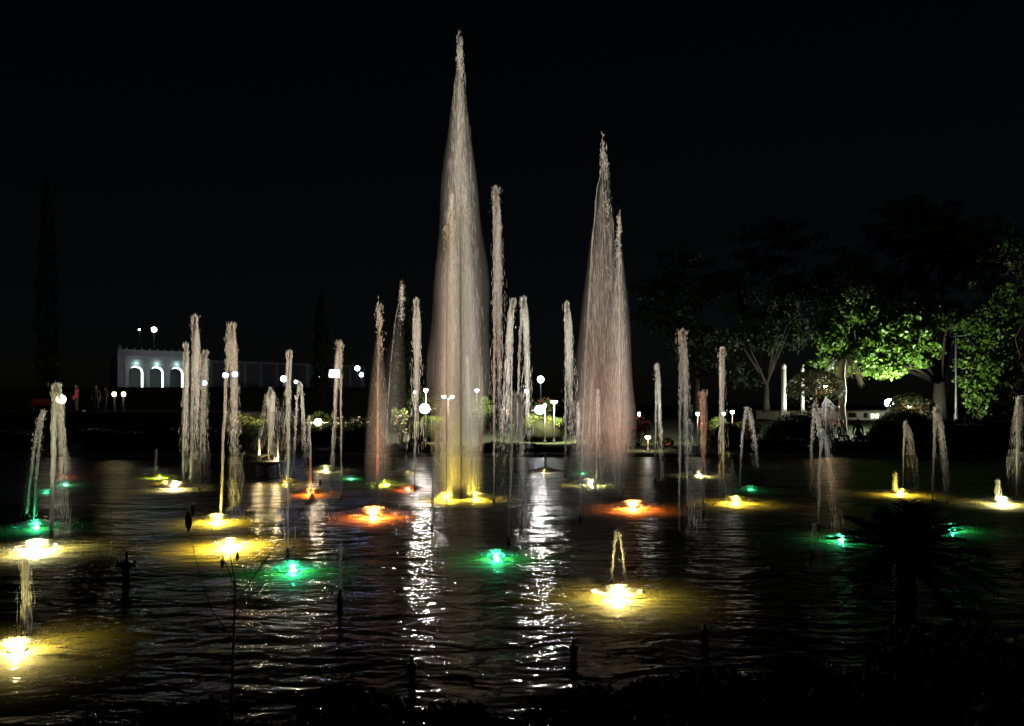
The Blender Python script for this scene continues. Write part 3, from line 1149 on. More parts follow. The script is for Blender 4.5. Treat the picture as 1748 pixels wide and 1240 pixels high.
lamp_post(765, 677, 43, 'twin headed garden lamp seen through the tallest plume', 60, 2)
lamp_post(814, 666, 45, 'garden lamp just left of the very tall slender jet', 25)
lamp_post(899, 667, 45, 'garden lamp behind the pair of pale jets', 25)
lamp_post(946, 686, 43, 'broad garden lamp right of the bright bush', 160, r=.2)
lamp_post(727, 666, 43, 'garden lamp above the left glaring floodlight', 160)
lamp_post(708, 669, 49, 'tiny garden lamp left of the left glaring floodlight', 10, r=.08)
lamp_post(1191, 706, 42, 'small garden lamp over the flower bed, beside the short white jet', 30, r=.1)
lamp_post(1235, 706, 43, 'small garden lamp behind the white jet with an amber foot', 30, r=.1)
lamp_post(1250, 703, 45, 'cup shaped garden lamp left of the white arching jet', 25, r=.12)
lamp_post(1091, 706, 42, 'tiny garden lamp over red flowers right of the second tallest plume', 30, r=.08, col=(1, .75, .45), mt='lamp_warm')
lamp_post(1106, 746, 38, 'low lamp among red flowers right of the second tallest plume', 22, r=.14, col=(1, .75, .5))
lamp_post(930, 692, 43, 'small lamp above the right glaring floodlight', 160, r=.09)


def globe(px, py, D, r, label, mt, power, col, pole=True, base=None):
    x, z = wx(px, D), wz(py, D)
    g = gz(D) if base is None else base
    t = tag(empty('globe_lamp', (x, D, g)), label, 'globe lamp', 'far globe lamps in the garden')
    h = z - g
    MB().lathe([(.10, 0), (.06, .1), (.04, .4), (.03, h - r)], 8).build('pole', M['black_metal'], t, True)
    n = 8
    prof = [(max(.004, r * math.sin(math.pi * i / n)), h - r * math.cos(math.pi * i / n)) for i in range(n + 1)]
    MB().lathe(prof, 14).build('globe', M[mt], t, True)
    if power: point(t, (0, -r - .15, h), power, col, .1)
    return t


globe(923, 648, 52, .22, 'round white globe lamp above the right glaring floodlight', 'lamp_cool', 50, (.9, .95, 1))
globe(263, 563, 130, .42, 'pinkish white lamp high above the arcade', 'lamp_white', 0, (1, 1, 1))
globe(238, 563, 132, .16, 'faint tiny lamp beside the pinkish one above the arcade', 'lamp_warm', 0, (1, 1, 1))
for px, py, D, r, lab in ((385, 641, 96, .34, 'blue white globe lamp left of the leaning yellow jet crest'), (401, 639, 100, .34, 'blue white globe lamp right of the leaning yellow jet crest'),
                          (349, 654, 92, .28, 'blue white globe lamp at the right end of the arcade'), (484, 647, 96, .36, 'blue white globe lamp beside the yellow jet crest'),
                          (505, 652, 98, .2, 'tiny blue lamp at the crest of the pale arching jet'), (610, 629, 110, .36, 'blue white globe lamp right of the lit sign, upper one'),
                          (617, 640, 108, .30, 'blue white globe lamp right of the lit sign, lower one'), (546, 642, 110, .18, 'tiny greenish white lamp left of the lit sign')):
    globe(px, py, D, r, lab, 'lamp_blue', 1.5, (.6, .7, 1))

# lit signboard
D = 100
t = tag(empty('signboard', (wx(571, D), D, 4.4)), 'glowing blue white rectangular signboard on posts at the far side', 'signboard')
zz = wz(638, D) - 4.4
b = MB()
b.tube([(-.5, .1, 0), (-.5, .1, zz - .4)], .05, 6)
b.tube([(.5, .1, 0), (.5, .1, zz - .4)], .05, 6)
b.build('posts', M['black_metal'], t)
MB().box(-.78, .78, 0, .16, zz - .58, zz + .58).build('frame', M['black_metal'], t)
MB().box(-.70, .70, -.02, .01, zz - .50, zz + .50).build('lit_panel', M['sign_white'], t)

# ------------------------------------------------------------------ arcade and long wing, upper left
TZ = 4.45
PHI = R(40)
A0 = Vector((-51.0, 100.0, TZ))


def arcade():
    t = empty('arcade_building', A0, PHI)
    tag(t, 'white arcade with three lit round arches in the distance at left', 'building')
    bays, w, hw = 3, 2.55, 5.05
    x0 = .95
    th = .9
    seg = 14
    rad = .88
    spring = 2.15
    # wall pieces round the arches
    b = MB()

    def prism(poly):                               # poly in (x,z), extruded in y 0..th
        n = len(poly)
        vs = [(x, 0, z) for x, z in poly] + [(x, th, z) for x, z in poly]
        fs = [tuple(range(n)), tuple(range(2 * n - 1, n - 1, -1))]
        fs += [(i, i + n, (i + 1) % n + n, (i + 1) % n) for i in range(n)]
        b.add(vs, fs)
    top = 3.35
    b.box(0, x0 + (w / 2 - rad), 0, th, 0, top)
    for k in range(bays):
        cx = x0 + w * (k + .5)
        for i in range(seg):
            a0, a1 = math.pi * i / seg, math.pi * (i + 1) / seg
            c = lambda a: (cx - rad * math.cos(a) * (1 + .0), spring + rad * (math.sin(a)))
            p0, p1 = c(a0), c(a1)
            prism([p0, p1, (p1[0], top), (p0[0], top)])
        if k < bays - 1:
            b.box(cx + rad, cx + w - rad, 0, th, 0, top)
        else:
            b.box(cx + rad, x0 + w * bays + .35, 0, th, 0, top)
    L = x0 + w * bays + .35
    b.box(0, L, 0, th, top, 4.2)
    b.build('wall', M['plaster'], t)
    MB().box(-.1, L + .1, -.12, 3.6, 4.2, 4.42).build('cornice', M['plaster'], t)
    MB().box(0, L, 0, .5, 4.42, hw).build('parapet', M['plaster'], t)
    MB().box(-.08, L + .08, -.06, .56, hw, hw + .12).build('coping', M['plaster'], t)
    MB().lathe([(.28, hw), (.28, hw + .3), (.32, hw + .35), (.2, hw + .6), (.05, hw + .9)], 10, c=(.3, .25, 0)).build('finial', M['plaster'], t)
    for k in range(9):
        MB().lathe([(.10, hw + .12), (.16, hw + .2), (.04, hw + .42)], 8, c=(1.1 + k * .95, .25, 0)).build('merlon', M['plaster'], t, True)
    for k in range(bays + 1):
        xx = x0 + w * k if k < bays else x0 + w * bays
        MB().box(xx - .14, xx + .14, -.1, -.003, 0, 4.2).build('pilaster', M['plaster'], t)
    for k in range(bays):
        MB().box(x0 + w * k + .3, x0 + w * (k + 1) - .3, -.05, -.003, 3.5, 4.0).build('frieze_panel', M['plaster'], t)
    # back wall, side and roof of the gallery
    MB().box(0, L, 3.2, 3.5, 0, 4.2).build('back_wall', M['dark_stone'], t)  # dark material puts the gallery's shade into the wall colour
    MB().box(0, .4, th, 3.2, 0, 4.2).build('side_wall', M['plaster'], t)
    for k in range(bays):
        cx = x0 + w * (k + .5)
        point(t, (cx - .75, .75, .6), 14, (.62, .95, 1.0), .08, 'arch_light')
    for k in range(bays):
        cx = x0 + w * (k + .5)
        rp = [(cx - (rad - .05) * math.cos(a), .35, spring + (rad - .05) * math.sin(a)) for a in [R(50 + 130 * i / 16) for i in range(17)]]
        rp += [(cx + rad - .05, .35, z) for z in (1.7, 1.2, .7, .3)]
        MB().tube(rp, [.03 + .09 * min(1, i / 6) for i in range(len(rp))], 7).build('rim_glow', M['rim_glow'], t, True)  # glowing tube added to imitate light on the arch's inner edge
    # unseen point lights that brighten the front and frieze
    for k in range(bays):
        cx = x0 + w * (k + .5)
        point(t, (cx, -1.3, 1.6), 6, (.85, .95, 1.0), .1, 'front_light')
        point(t, (cx, -.35, 3.35), 9, (.62, .95, 1.0), .05, 'frieze_light')
    # small upright uplight boxes on the sill
    for k in range(bays):
        cx = x0 + w * (k + .5)
        MB().box(cx - .85, cx - .65, .68, .82, 0, .3).build('uplight', M['black_metal'], t)
    # sill parapet of each arch
    # the lower wing that runs on to the right
    x1, x2 = L + .05, 36.0
    MB().box(x1, x2, .5, 3.0, 0, 3.9).build('wing_wall', M['dark_stone'], t)
    MB().box(x1, x2 + .1, .35, 3.1, 3.9, 4.15).build('wing_coping', M['stone'], t)
    k = 0
    xx = x1 + .6
    while xx < x2:
        MB().box(xx - .2, xx + .2, .36, .497, 0, 3.9).build('wing_pier', M['stone'], t)
        xx += 2.4
    return t


arcade()
b = MB()
# terrace under the arcade: a stepped bank
b.add([(-120, 84, gz(84)), (-10, 84, gz(84)), (-10, 90, TZ), (-120, 90, TZ), (-120, 180, TZ), (-10, 180, TZ)],
      [(0, 1, 2, 3), (3, 2, 5, 4), (1, 5, 2)])
tag(b.build('terrace_bank', M['lawn']), kind='structure')

# raised walk at the left on which people stand
WZ = 1.96
b = MB()
b.box(-60, -16.5, 44.2, 60, .2, WZ)
tag(b.build('terrace_walk', M['dark_stone']), kind='structure')
t = tag(empty('terrace_parapet', (0, 44.0, 0)), 'low dark parapet wall along the raised walk at left', 'wall')
b = MB()
b.box(-60, -16.4, 0, .18, .3, WZ + .02)
b.build('wall', M['dark_stone'], t)
MB().box(-60, -16.3, -.06, .26, WZ + .02, WZ + .10).build('coping', M['stone'], t)
# pale ledge by the lamp, and a bench made up for an orange-red glow
D = 44.6
t = tag(empty('stone_ledge', (wx(124, D), D, WZ)), 'pale stone ledge at the feet of the person in red', 'ledge')
MB().box(-.55, .65, -.2, .2, .10, .20).build('slab', M['stone'], t)
MB().box(-.45, .55, -.14, .14, .005, .10).build('plinth', M['dark_stone'], t)
D = 46.2
t = tag(empty('glow_bench', (wx(76, D), D, WZ)), 'made-up red bench standing in for a red glow at the far left behind the glaring lamp', 'bench')
MB().box(-.9, .9, -.2, .2, .42, .48).build('seat', M['glow_red'], t)
MB().box(-.9, .9, .2, .25, .5, .85).build('backrest', M['glow_red'], t)
for sx in (-.75, .75):
    MB().box(sx - .04, sx + .04, -.18, .18, 0, .42).build('leg', M['black_metal'], t)

# ------------------------------------------------------------------ people
def person(px, D, zf, label, top, bottom, pose='stand', height=1.68, face=0.0, seed=0, arm=None):
    s = height / 1.70
    t = empty('person', (wx(px, D), D, zf), face)
    tag(t, label, 'person')
    if pose == 'stand':
        hip, kn, an = .90, .50, .09
        legs = [[(sx * .09, 0, hip - .04), (sx * .10, -.02, kn), (sx * .105, .02, an), (sx * .115, -.13, .03)] for sx in (-1, 1)]
        dz = 0
    else:
        hip = .50
        legs = [[(sx * .10, -.03, hip), (sx * .13, -.42, .50), (sx * .13, -.40, .09), (sx * .13, -.55, .03)] for sx in (-1, 1)]
        dz = -.42
    verts, edges, rad = [], [], []

    def chain(start, pts, rs):
        prev = start
        for p, r in zip(pts, rs):
            verts.append(tuple(c * s for c in p))
            rad.append(r * s)
            if prev is not None: edges.append((prev, len(verts) - 1))
            prev = len(verts) - 1
        return prev
    chain(None, [(0, 0, .94 + dz), (0, 0, 1.12 + dz), (0, .01, 1.28 + dz), (0, .01, 1.40 + dz), (0, 0, 1.48 + dz), (0, -.01, 1.55 + dz), (0, -.02, 1.64 + dz), (0, -.015, 1.69 + dz)],
          [.13, .125, .14, .12, .055, .06, .082, .055])
    for l in legs:
        chain(0, l, [.085, .06, .042, .035])
    arms = arm or [[(sx * .17, .01, 1.38 + dz), (sx * .23, .03, 1.12 + dz), (sx * .22, -.08, .90 + dz), (sx * .215, -.11, .80 + dz)] for sx in (-1, 1)]
    for a in arms:
        e = chain(3, a, [.062, .045, .032, .036])
        hx, hy, hz = a[-1]
        for k in range(4):
            chain(e, [(hx + (k - 1.5) * .018, hy - .02, hz - .06), (hx + (k - 1.5) * .02, hy - .035, hz - .10)], [.011, .008])
        chain(e, [(hx - math.copysign(.035, hx), hy - .035, hz - .03)], [.011])
    me = bpy.data.meshes.new('body')
    me.from_pydata(verts, edges, [])
    o = link('body', me, None, t)
    me.materials.append(M[top])
    sk = o.modifiers.new('skin', 'SKIN')
    for i, v in enumerate(me.skin_vertices[0].data):
        v.radius = (rad[i], rad[i] * (.72 if i in (0, 1, 2, 3) else 1))
        v.use_root = (i == 0)
    ss = o.modifiers.new('sub', 'SUBSURF')
    ss.levels = ss.render_levels = 1
    dg = bpy.context.evaluated_depsgraph_get()
    me2 = bpy.data.meshes.new_from_object(o.evaluated_get(dg))
    o.modifiers.clear()
    o.data = me2
    me2.materials.clear()
    for k in (top, bottom, 'skin'):
        me2.materials.append(M[k])
    for p in me2.polygons:
        c = p.center / s
        p.use_smooth = True
        p.material_index = 0
        if c.z > 1.47 + dz: p.material_index = 2
        elif c.z < (.93 + dz) and abs(c.x) < .19: p.material_index = 1
        elif c.z < 1.0 + dz and abs(c.x) > .17: p.material_index = 2
        if pose != 'stand' and c.z < .62 and c.y < -.05: p.material_index = 1
    # hair
    b = MB()
    n = 10
    prof = [(max(.004, .098 * math.sin(math.pi * i / n)) * s, (1.645 + dz - .105 * math.cos(math.pi * i / n)) * s) for i in range(3, n + 1)]
    b.lathe(prof, 12, c=(0, .022 * s, 0))
    b.build('hair', M['hair'], t, True)
    # nose and ears
    b = MB()
    b.tube([(0, -.085 * s, (1.635 + dz) * s), (0, -.108 * s, (1.605 + dz) * s)], [.008, .014], 6)
    for sx in (-1, 1):
        b.tube([(sx * .082 * s, -.01 * s, (1.60 + dz) * s), (sx * .088 * s, -.005 * s, (1.65 + dz) * s)], [.012, .016], 6)
    b.build('face_features', M['skin'], t, True)
    return t


person(131, 45.3, WZ, 'person in a bright red top and dark trousers standing by the glaring lamp', 'cloth_red', 'cloth_brown', face=R(-70),
       arm=[[(-.17, .01, 1.38), (-.22, .0, 1.13), (-.19, -.16, .98), (-.17, -.24, 1.0)], [(.17, .01, 1.38), (.22, .03, 1.12), (.2, -.10, .92), (.19, -.13, .82)]])
person(164, 47, WZ, 'person in dark clothes right of the one in red on the raised walk', 'cloth_dark', 'cloth_dark', face=R(20))
person(180, 48, WZ, 'person in brown between the red one and the yellow lamps on the raised walk', 'cloth_brown', 'cloth_dark', face=R(-30), height=1.6)
person(1437, 41.5, gz(41.5), 'dark silhouette of a sitting person left of the other below the pale building', 'cloth_dark', 'cloth_dark', 'sit', face=R(10), height=1.72)
person(1465, 41.5, gz(41.5), 'dark silhouette of a taller sitting person right of the other below the pale building', 'cloth_dark', 'cloth_dark', 'sit', face=R(-8), height=1.80)
t = tag(empty('garden_bench', (wx(1451, 41.5), 41.55, gz(41.5))), 'dark bench under the two sitting silhouettes at right', 'bench')
for k in range(4):
    MB().box(-.8, .8, -.22 + k * .115, -.13 + k * .115, .36, .395).build('slat', M['bark'], t)
for sx in (-.7, .7):
    MB().box(sx - .04, sx + .04, -.2, .22, 0, .357).build('leg', M['black_metal'], t)
for px, lab in ((195, 'small yellow bollard lamp on the raised walk, the left of two'), (211, 'small yellow bollard lamp on the raised walk, the right of two')):
    D = 47.0
    t = tag(empty('bollard_lamp', (wx(px, D), D, WZ)), lab, 'bollard lamp', 'yellow bollard lamps on the raised walk')
    hh = wz(673, D) - WZ
    MB().lathe([(.10, 0), (.08, .05), (.06, hh - .14)], 10).build('post', M['black_metal'], t, True)
    MB().lathe([(.09, hh - .14), (.13, hh), (.09, hh + .12)], 10).build('glowing_head', M['lamp_yellow'], t, True)
    MB().lathe([(.15, hh + .122), (.03, hh + .19)], 10).build('cap', M['black_metal'], t, True)
    point(t, (0, -.25, hh), 4, (1, .8, .4), .05)


# ------------------------------------------------------------------ plants
rng = np.random.default_rng(23)


def ball_points(n, c, r, shell=.5):
    d = rng.normal(size=(n, 3))
    d /= np.linalg.norm(d, axis=1, keepdims=True)
    rr = (shell + (1 - shell) * rng.uniform(0, 1, n)) ** .6
    return np.asarray(c) + d * rr[:, None] * np.asarray(r), d


def bush(px, D, wpx, top_py, label, leafm='leaf_garden', blossom=None, nb=0, n=900, size=.13, name='bush', cat='bush', base=None, group=None, core=False):
    x = wx(px, D)
    g = gz(D) if base is None else base
    h = max(.3, wz(top_py, D) - g)
    w = wpx / F * D / 2
    t = tag(empty(name, (x, D, g)), label, cat, group)
    C = []
    nl = max(5, int(7 + w * 3))
    for k in range(nl):
        a = rng.uniform(0, 6.28)
        q = rng.uniform(0, .75)
        C.append((w * q * math.cos(a), w * .8 * q * math.sin(a), h * rng.uniform(.35, .82)))
    pts = []
    for k, c in enumerate(C):
        rr = (w * rng.uniform(.28, .45), w * rng.uniform(.25, .4), h * rng.uniform(.16, .26))
        p, d = ball_points(n // nl, c, rr, .3)
        pts.append(p)
    p = np.concatenate(pts)
    p[:, 2] = np.clip(p[:, 2], .03, None)
    v, f = leaves(p, rng.uniform(.7, 1.3, len(p)) * size, aspect=.55)
    tag(link('foliage', np_mesh('foliage', v, f), M[leafm], t), kind='stuff')
    if core:  # solid dark body added to block the floodlight's reflection in the pool
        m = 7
        MB().lathe([(w * .74 * math.cos(math.pi / 2 * i / m) + .01, h * .82 * math.sin(math.pi / 2 * i / m) ** .8) for i in range(m + 1)], 16).build('inner_core', M['leaf_night'], t, True)
    b = MB()
    for c in C:
        b.tube([(c[0] * .15, c[1] * .15, 0), (c[0] * .6, c[1] * .6, c[2] * .5), c], [.03, .02, .008], 5)
    b.build('stems', M['bark'], t)
    if blossom:
        i = rng.choice(len(p), nb)
        q = p[i] + rng.normal(0, .05, (nb, 3)) + np.array([0, -.05, .05])
        P = []
        for k in range(3):
            P.append(leaves(q + rng.normal(0, .03, (nb, 3)), rng.uniform(.7, 1.2, nb) * size * .8, aspect=.9))
        tag(link('blossoms', np_mesh('blossoms', *join(P)), M[blossom], t), kind='stuff')
    return t


BG = 'bushes behind the pool'
bush(722, 51.5, 100, 668, 'yellow green bush round the left glaring floodlight', n=1000, group=BG)
bush(735, 44.2, 94, 709, 'low yellow bush before the left glaring floodlight', n=5200, blossom='blossom_red', nb=25, group=BG, core=True)
bush(922, 51.5, 90, 680, 'bright yellow green bush behind the right glaring floodlight', n=900, blossom='blossom_red', nb=40, group=BG)
bush(925, 44.2, 96, 708, 'bright green bush with red edge under the right glaring floodlight', n=5200, blossom='blossom_red', nb=60, group=BG, core=True)
bush(548, 47.8, 88, 704, 'yellow lit bush round the low yellowish floodlight', n=1500, group=BG)
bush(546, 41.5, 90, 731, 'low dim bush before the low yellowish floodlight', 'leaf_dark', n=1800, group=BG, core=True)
bush(605, 41, 70, 710, 'dark bush with pale blossoms left of the orange misty jet', 'leaf_dark', 'blossom_white', 60, 800, group=BG)
bush(685, 43, 40, 690, 'small bush with pale blossoms behind the orange misty jet', 'leaf_garden', 'blossom_white', 50, 500, group=BG)
bush(425, 43, 100, 700, 'dim bush with yellow leaves behind the leaning yellow jet', 'leaf_garden', 'blossom_white', 30, 800, group=BG)
bush(385, 46, 50, 694, 'small dim bush right of the arcade lamps', 'leaf_garden', None, 0, 500, group=BG)
bush(820, 43, 60, 672, 'thin tall bush left of the very tall slender jet', 'leaf_garden', None, 0, 700, group=BG)
bush(860, 44, 60, 690, 'dim bush between the two glaring floodlights', 'leaf_dark', 'blossom_red', 20, 700, group=BG)
bush(990, 41, 80, 705, 'dim bush with pink flowers behind the pink mist', 'leaf_dark', 'blossom_red', 80, 800, group=BG)
bush(1090, 41, 50, 712, 'bush with orange red flowers right of the second tallest plume', 'leaf_dark', 'blossom_red', 140, 700, group=BG)
bush(1130, 39.4, 60, 745, 'dark low bush with few red flowers before the slim white jet', 'leaf_dark', 'blossom_red', 30, 700, group=BG)
bush(1205, 41.5, 50, 716, 'red flowering bush behind the short white jet', 'leaf_garden', 'blossom_red', 120, 700, group=BG)
bush(1228, 43.6, 80, 708, 'yellow green bush lit by two small garden lamps', 'leaf_garden', None, 0, 1000, group=BG)
bush(1275, 42.5, 80, 716, 'yellow green bush behind the white arching jet', 'leaf_garden', 'blossom_red', 40, 1000, group=BG)
bush(1270, 40.6, 110, 748, 'low red flower bed under the white arching jet', 'leaf_dark', 'blossom_red', 260, 900, group=BG)
bush(1330, 40.2, 90, 752, 'low dark red flower bed left of the sitting people', 'leaf_dark', 'blossom_red', 160, 800, group=BG)
bush(1412, 46, 60, 712, 'reddish flowering bush behind the sitting people', 'leaf_garden', 'blossom_red', 160, 800, group=BG)
bush(1490, 43.2, 40, 742, 'small red flowering bush left of the large round shrub', 'leaf_dark', 'blossom_red', 160, 500, group=BG)


def dome(px, D, wpx, top_py, label, n=5200, size=.085, leafm='leaf_dark', base=None):
    """clipped round shrub"""
    x = wx(px, D)
    g = gz(D) if base is None else base
    h = wz(top_py, D) - g
    w = wpx / F * D / 2
    t = tag(empty('round_shrub', (x, D, g)), label, 'shrub', 'clipped round shrubs')
    d = rng.normal(size=(n, 3))
    d /= np.linalg.norm(d, axis=1, keepdims=True)
    d[:, 2] = np.abs(d[:, 2]) * 1.0 - .0
    rr = rng.uniform(.93, 1.02, n)
    p = d * rr[:, None] * np.array([w, w * .9, h])
    v, f = leaves(p, rng.uniform(.7, 1.3, n) * size, d, aspect=.6)
    tag(link('foliage', np_mesh('foliage', v, f), M[leafm], t), kind='stuff')
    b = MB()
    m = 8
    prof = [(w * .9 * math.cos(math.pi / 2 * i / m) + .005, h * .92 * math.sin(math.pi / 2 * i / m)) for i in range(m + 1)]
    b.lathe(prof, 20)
    b.build('inner_core', M['leaf_night'], t, True)
    MB().tube([(0, 0, -.05), (0, 0, h * .5)], .07, 6).build('trunk', M['bark'], t)
    return t


dome(1540, 41, 112, 698, 'large round clipped shrub, black against the lamp light at right')
dome(1362, 43, 120, 704, 'wide round clipped shrub left of the sitting people', n=4500)
dome(1242, 39.4, 66, 722, 'small round clipped shrub in front of the flower bed', n=2500)
dome(620, 39.5, 80, 728, 'dim round clipped shrub left of the orange misty jet', n=2500)
dome(1040, 39.5, 90, 735, 'dim round clipped shrub behind the pink mist', n=2500)


def hedge(px0, px1, D, top_py, label, n=7000):
    x0, x1 = wx(px0, D), wx(px1, D)
    g = gz(D)
    h = wz(top_py, D) - g
    t = tag(empty('hedge', ((x0 + x1) / 2, D, g)), label, 'hedge')
    w = (x1 - x0) / 2
    p = np.stack([rng.uniform(-w, w, n), np.where(rng.uniform(0, 1, n) < .5, -.5, rng.uniform(-.5, .5, n)), rng.uniform(.02, h, n)], 1)
    topm = p[:, 1] > -.49
    p[topm, 2] = h
    p += rng.normal(0, .05, p.shape)
    p[:, 2] += .10 * np.sin(p[:, 0] * 1.3) + .06 * np.sin(p[:, 0] * 3.1)
    p[:, 2] = np.clip(p[:, 2], .02, None)
    v, f = leaves(p, rng.uniform(.7, 1.3, n) * .12, aspect=.6)
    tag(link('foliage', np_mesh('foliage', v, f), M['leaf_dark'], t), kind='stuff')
    MB().box(-w, w, -.42, .42, 0, h * .88).build('inner_core', M['leaf_night'], t)
    return t


hedge(1585, 1960, 39.5, 722, 'long dark clipped hedge along the far edge at right')
hedge(1290, 1620, 38.2, 752, 'low dark hedge before the sitting people', 3500)
hedge(150, 420, 39.0, 740, 'dark hedge along the far edge below the arcade', 5000)
hedge(-120, 70, 39.0, 742, 'dark hedge at the far left edge behind the pool', 3500)
hedge(640, 1010, 38.4, 762, 'low dark hedge behind the tallest plume', 5000)


def umbrella_tree(px, D, wpx, top_py, rim_py, label, lamp_px, lamp_py, lamp_label):
    """clipped tree with a cap shaped crown, lit from beneath"""
    x = wx(px, D)
    g = gz(D)
    zt, zr = wz(top_py, D) - g, wz(rim_py, D) - g
    w = wpx / F * D / 2
    t = tag(empty('umbrella_tree', (x, D, g)), label, 'tree', 'umbrella clipped trees')
    MB().tube([(0, 0, 0), (.04, 0, zr * .5), (0, 0, zr + .2)], [.13, .10, .08], 8).build('trunk', M['bark'], t, True)
    b = MB()
    for k in range(12):
        a = k * math.pi / 6 + rng.uniform(-.15, .15)
        b.tube([(0, 0, zr * .85), (w * .5 * math.cos(a), w * .5 * math.sin(a), zr + .25), (w * .92 * math.cos(a), w * .92 * math.sin(a), zr + .05)], [.04, .025, .01], 5)
    b.build('ribs', M['bark'], t)
    n = 3800
    a = rng.uniform(0, 6.28, n)
    u = np.sqrt(rng.uniform(0, 1, n))
    hcap = zt - zr
    z = zr + hcap * np.sqrt(np.maximum(0, 1 - u ** 2)) - rng.exponential(.09, n)
    p = np.stack([w * u * np.cos(a), w * u * np.sin(a), z], 1)
    k = 1600                                            # loose skirt under the cap
    a = rng.uniform(0, 6.28, k)
    u = np.sqrt(rng.uniform(.1, 1.05, k))
    q = np.stack([w * u * np.cos(a), w * u * np.sin(a), zr + .15 - rng.exponential(.22, k)], 1)
    v, f = leaves(np.concatenate([p, q]), rng.uniform(.7, 1.4, n + k) * .12, aspect=.5, droop=.6)
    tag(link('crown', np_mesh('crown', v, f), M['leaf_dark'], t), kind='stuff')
    lx, lz = wx(lamp_px, D - .3) - x, wz(lamp_py, D - .3) - g
    tl = tag(empty('hanging_lamp', (x + lx, D - .3, g + lz)), lamp_label, 'lamp', 'warm lamps under the umbrella trees')
    MB().lathe([(.02, .12), (.10, .02), (.14, -.02)], 12, capt=False).build('shade', M['black_metal'], tl, True)
    MB().lathe([(.02, -.12), (.09, -.08), (.11, -.02), (.03, .0)], 12).build('bulb', M['lamp_warm'], tl, True)
    MB().tube([(0, 0, .12), (0, 0, .5)], .008, 5).build('cord', M['black_metal'], tl)
    point(tl, (0, -.1, -.2), 240, (1.0, .62, .30), .08)
    return t


umbrella_tree(1392, 49, 96, 632, 668, 'umbrella shaped clipped tree lit warm from beneath, above the wide round shrub', 1409, 659, 'warm lamp hanging under the upper umbrella tree')
umbrella_tree(1556, 49, 74, 672, 696, 'lower umbrella shaped tree lit warm from beneath, behind the large round shrub', 1552, 693, 'warm lamp hanging under the lower umbrella tree')


def tree(px, D, base_py, clumps, label, leafm='leaf', n=9000, size=.34, trunk_r=.3, lean=0.0, barkm='bark', fork=.35, group='large trees behind the pool'):
    """clumps: (px, py, rx px, ry px, depth offset m)"""
    x = wx(px, D)
    g = wz(base_py, D)
    t = tag(empty('broadleaf_tree', (x, D, g)), label, 'tree', group)
    s = D / F
    C, RR = [], []
    for (cx, cyy, rx, ry, dd) in clumps:
        Dq = D + dd
        C.append(Vector((wx(cx, Dq) - x, dd, wz(cyy, Dq) - g)))
        RR.append((rx * s, min(rx, ry) * s * 1.1, ry * s))
    hz = min(c.z for c in C)
    b = MB()
    ft = Vector((lean, 0, max(1.2, hz * fork * 2)))
    b.tube([(0, 0, -.2), (lean * .3, 0, ft.z * .4), ft], [trunk_r * 1.25, trunk_r, trunk_r * .8], 9)
    for c in C:
        mid = ft.lerp(c, .5) + Vector((rng.normal(0, .4), rng.normal(0, .4), .3))
        b.tube([ft, mid, c], [trunk_r * .5, trunk_r * .28, .04], 6)
        for k in range(4):
            e = c + Vector(rng.normal(0, .5, 3)) * min(RR[C.index(c)])
            b.tube([mid.lerp(c, .6), e], [.06, .015], 5)
    b.build('trunk', M[barkm], t, True)
    vol = np.array([r[0] * r[2] for r in RR])
    pts = []
    for c, r, k in zip(C, RR, (n * vol / vol.sum()).astype(int)):
        sub = max(6, k // 45)                          # leaf sprays inside each limb's foliage
        cc, _ = ball_points(sub, tuple(c), r, .25)
        i = rng.integers(0, sub, k)
        pts.append(cc[i] + rng.normal(0, 1, (k, 3)) * np.array([.34, .34, .2]) * (size / .34))
    p = np.concatenate(pts)
    v, f = leaves(p, rng.uniform(.6, 1.3, len(p)) * size, aspect=.6, droop=.5)
    tag(link('crown', np_mesh('crown', v, f), M[leafm], t), kind='stuff')
    return t


tree(1604, 60, 712, [(1425, 600, 32, 42, -5), (1440, 555, 36, 34, -4.5), (1470, 590, 32, 30, -5), (1425, 515, 34, 26, -4), (1485, 535, 38, 26, -4.5), (1505, 620, 45, 22, -6), (1520, 575, 50, 38, -5), (1560, 600, 32, 30, -5),
                     (1570, 540, 55, 34, -3), (1620, 545, 50, 30, -1), (1520, 490, 70, 40, 3), (1600, 460, 80, 45, 5), (1440, 470, 50, 50, 5), (1560, 390, 100, 60, 6), (1660, 420, 60, 60, 5)],
     'broad tree whose low leaves glow green over the pale building', n=26000, size=.32, trunk_r=.5)
tree(1672, 57, 715, [(1668, 640, 32, 45, -1), (1690, 580, 40, 45, 0), (1665, 690, 30, 18, -1), (1710, 520, 40, 50, 1), (1700, 440, 55, 55, 2), (1720, 640, 25, 50, 1)],
     'dimly lit green tree at the right edge behind the thin mast', n=6000, size=.32, trunk_r=.22)
tree(1308, 62, 700, [(1270, 560, 55, 40, 0), (1340, 570, 50, 40, 0), (1300, 490, 80, 50, 1), (1220, 500, 60, 50, 2), (1370, 500, 60, 50, 2), (1320, 420, 90, 50, 3), (1260, 640, 28, 36, 2)],
     'dark tree with a forked brown trunk left of the white posts', 'leaf_dark', n=8000, size=.34, trunk_r=.24)
tree(1190, 68, 700, [(1170, 560, 55, 50, 0), (1210, 600, 45, 50, 0), (1180, 470, 70, 60, 2), (1120, 520, 50, 50, 1)],
     'nearly black tree behind the tall white jet at right', 'leaf_dark', n=5000, size=.36, trunk_r=.25)
tree(1770, 33, 745, [(1775, 600, 40, 70, 0), (1765, 690, 35, 50, 0), (1785, 480, 45, 60, 0)],
     'black leafy tree cut by the right edge', 'leaf_night', n=3500, size=.2, trunk_r=.16)


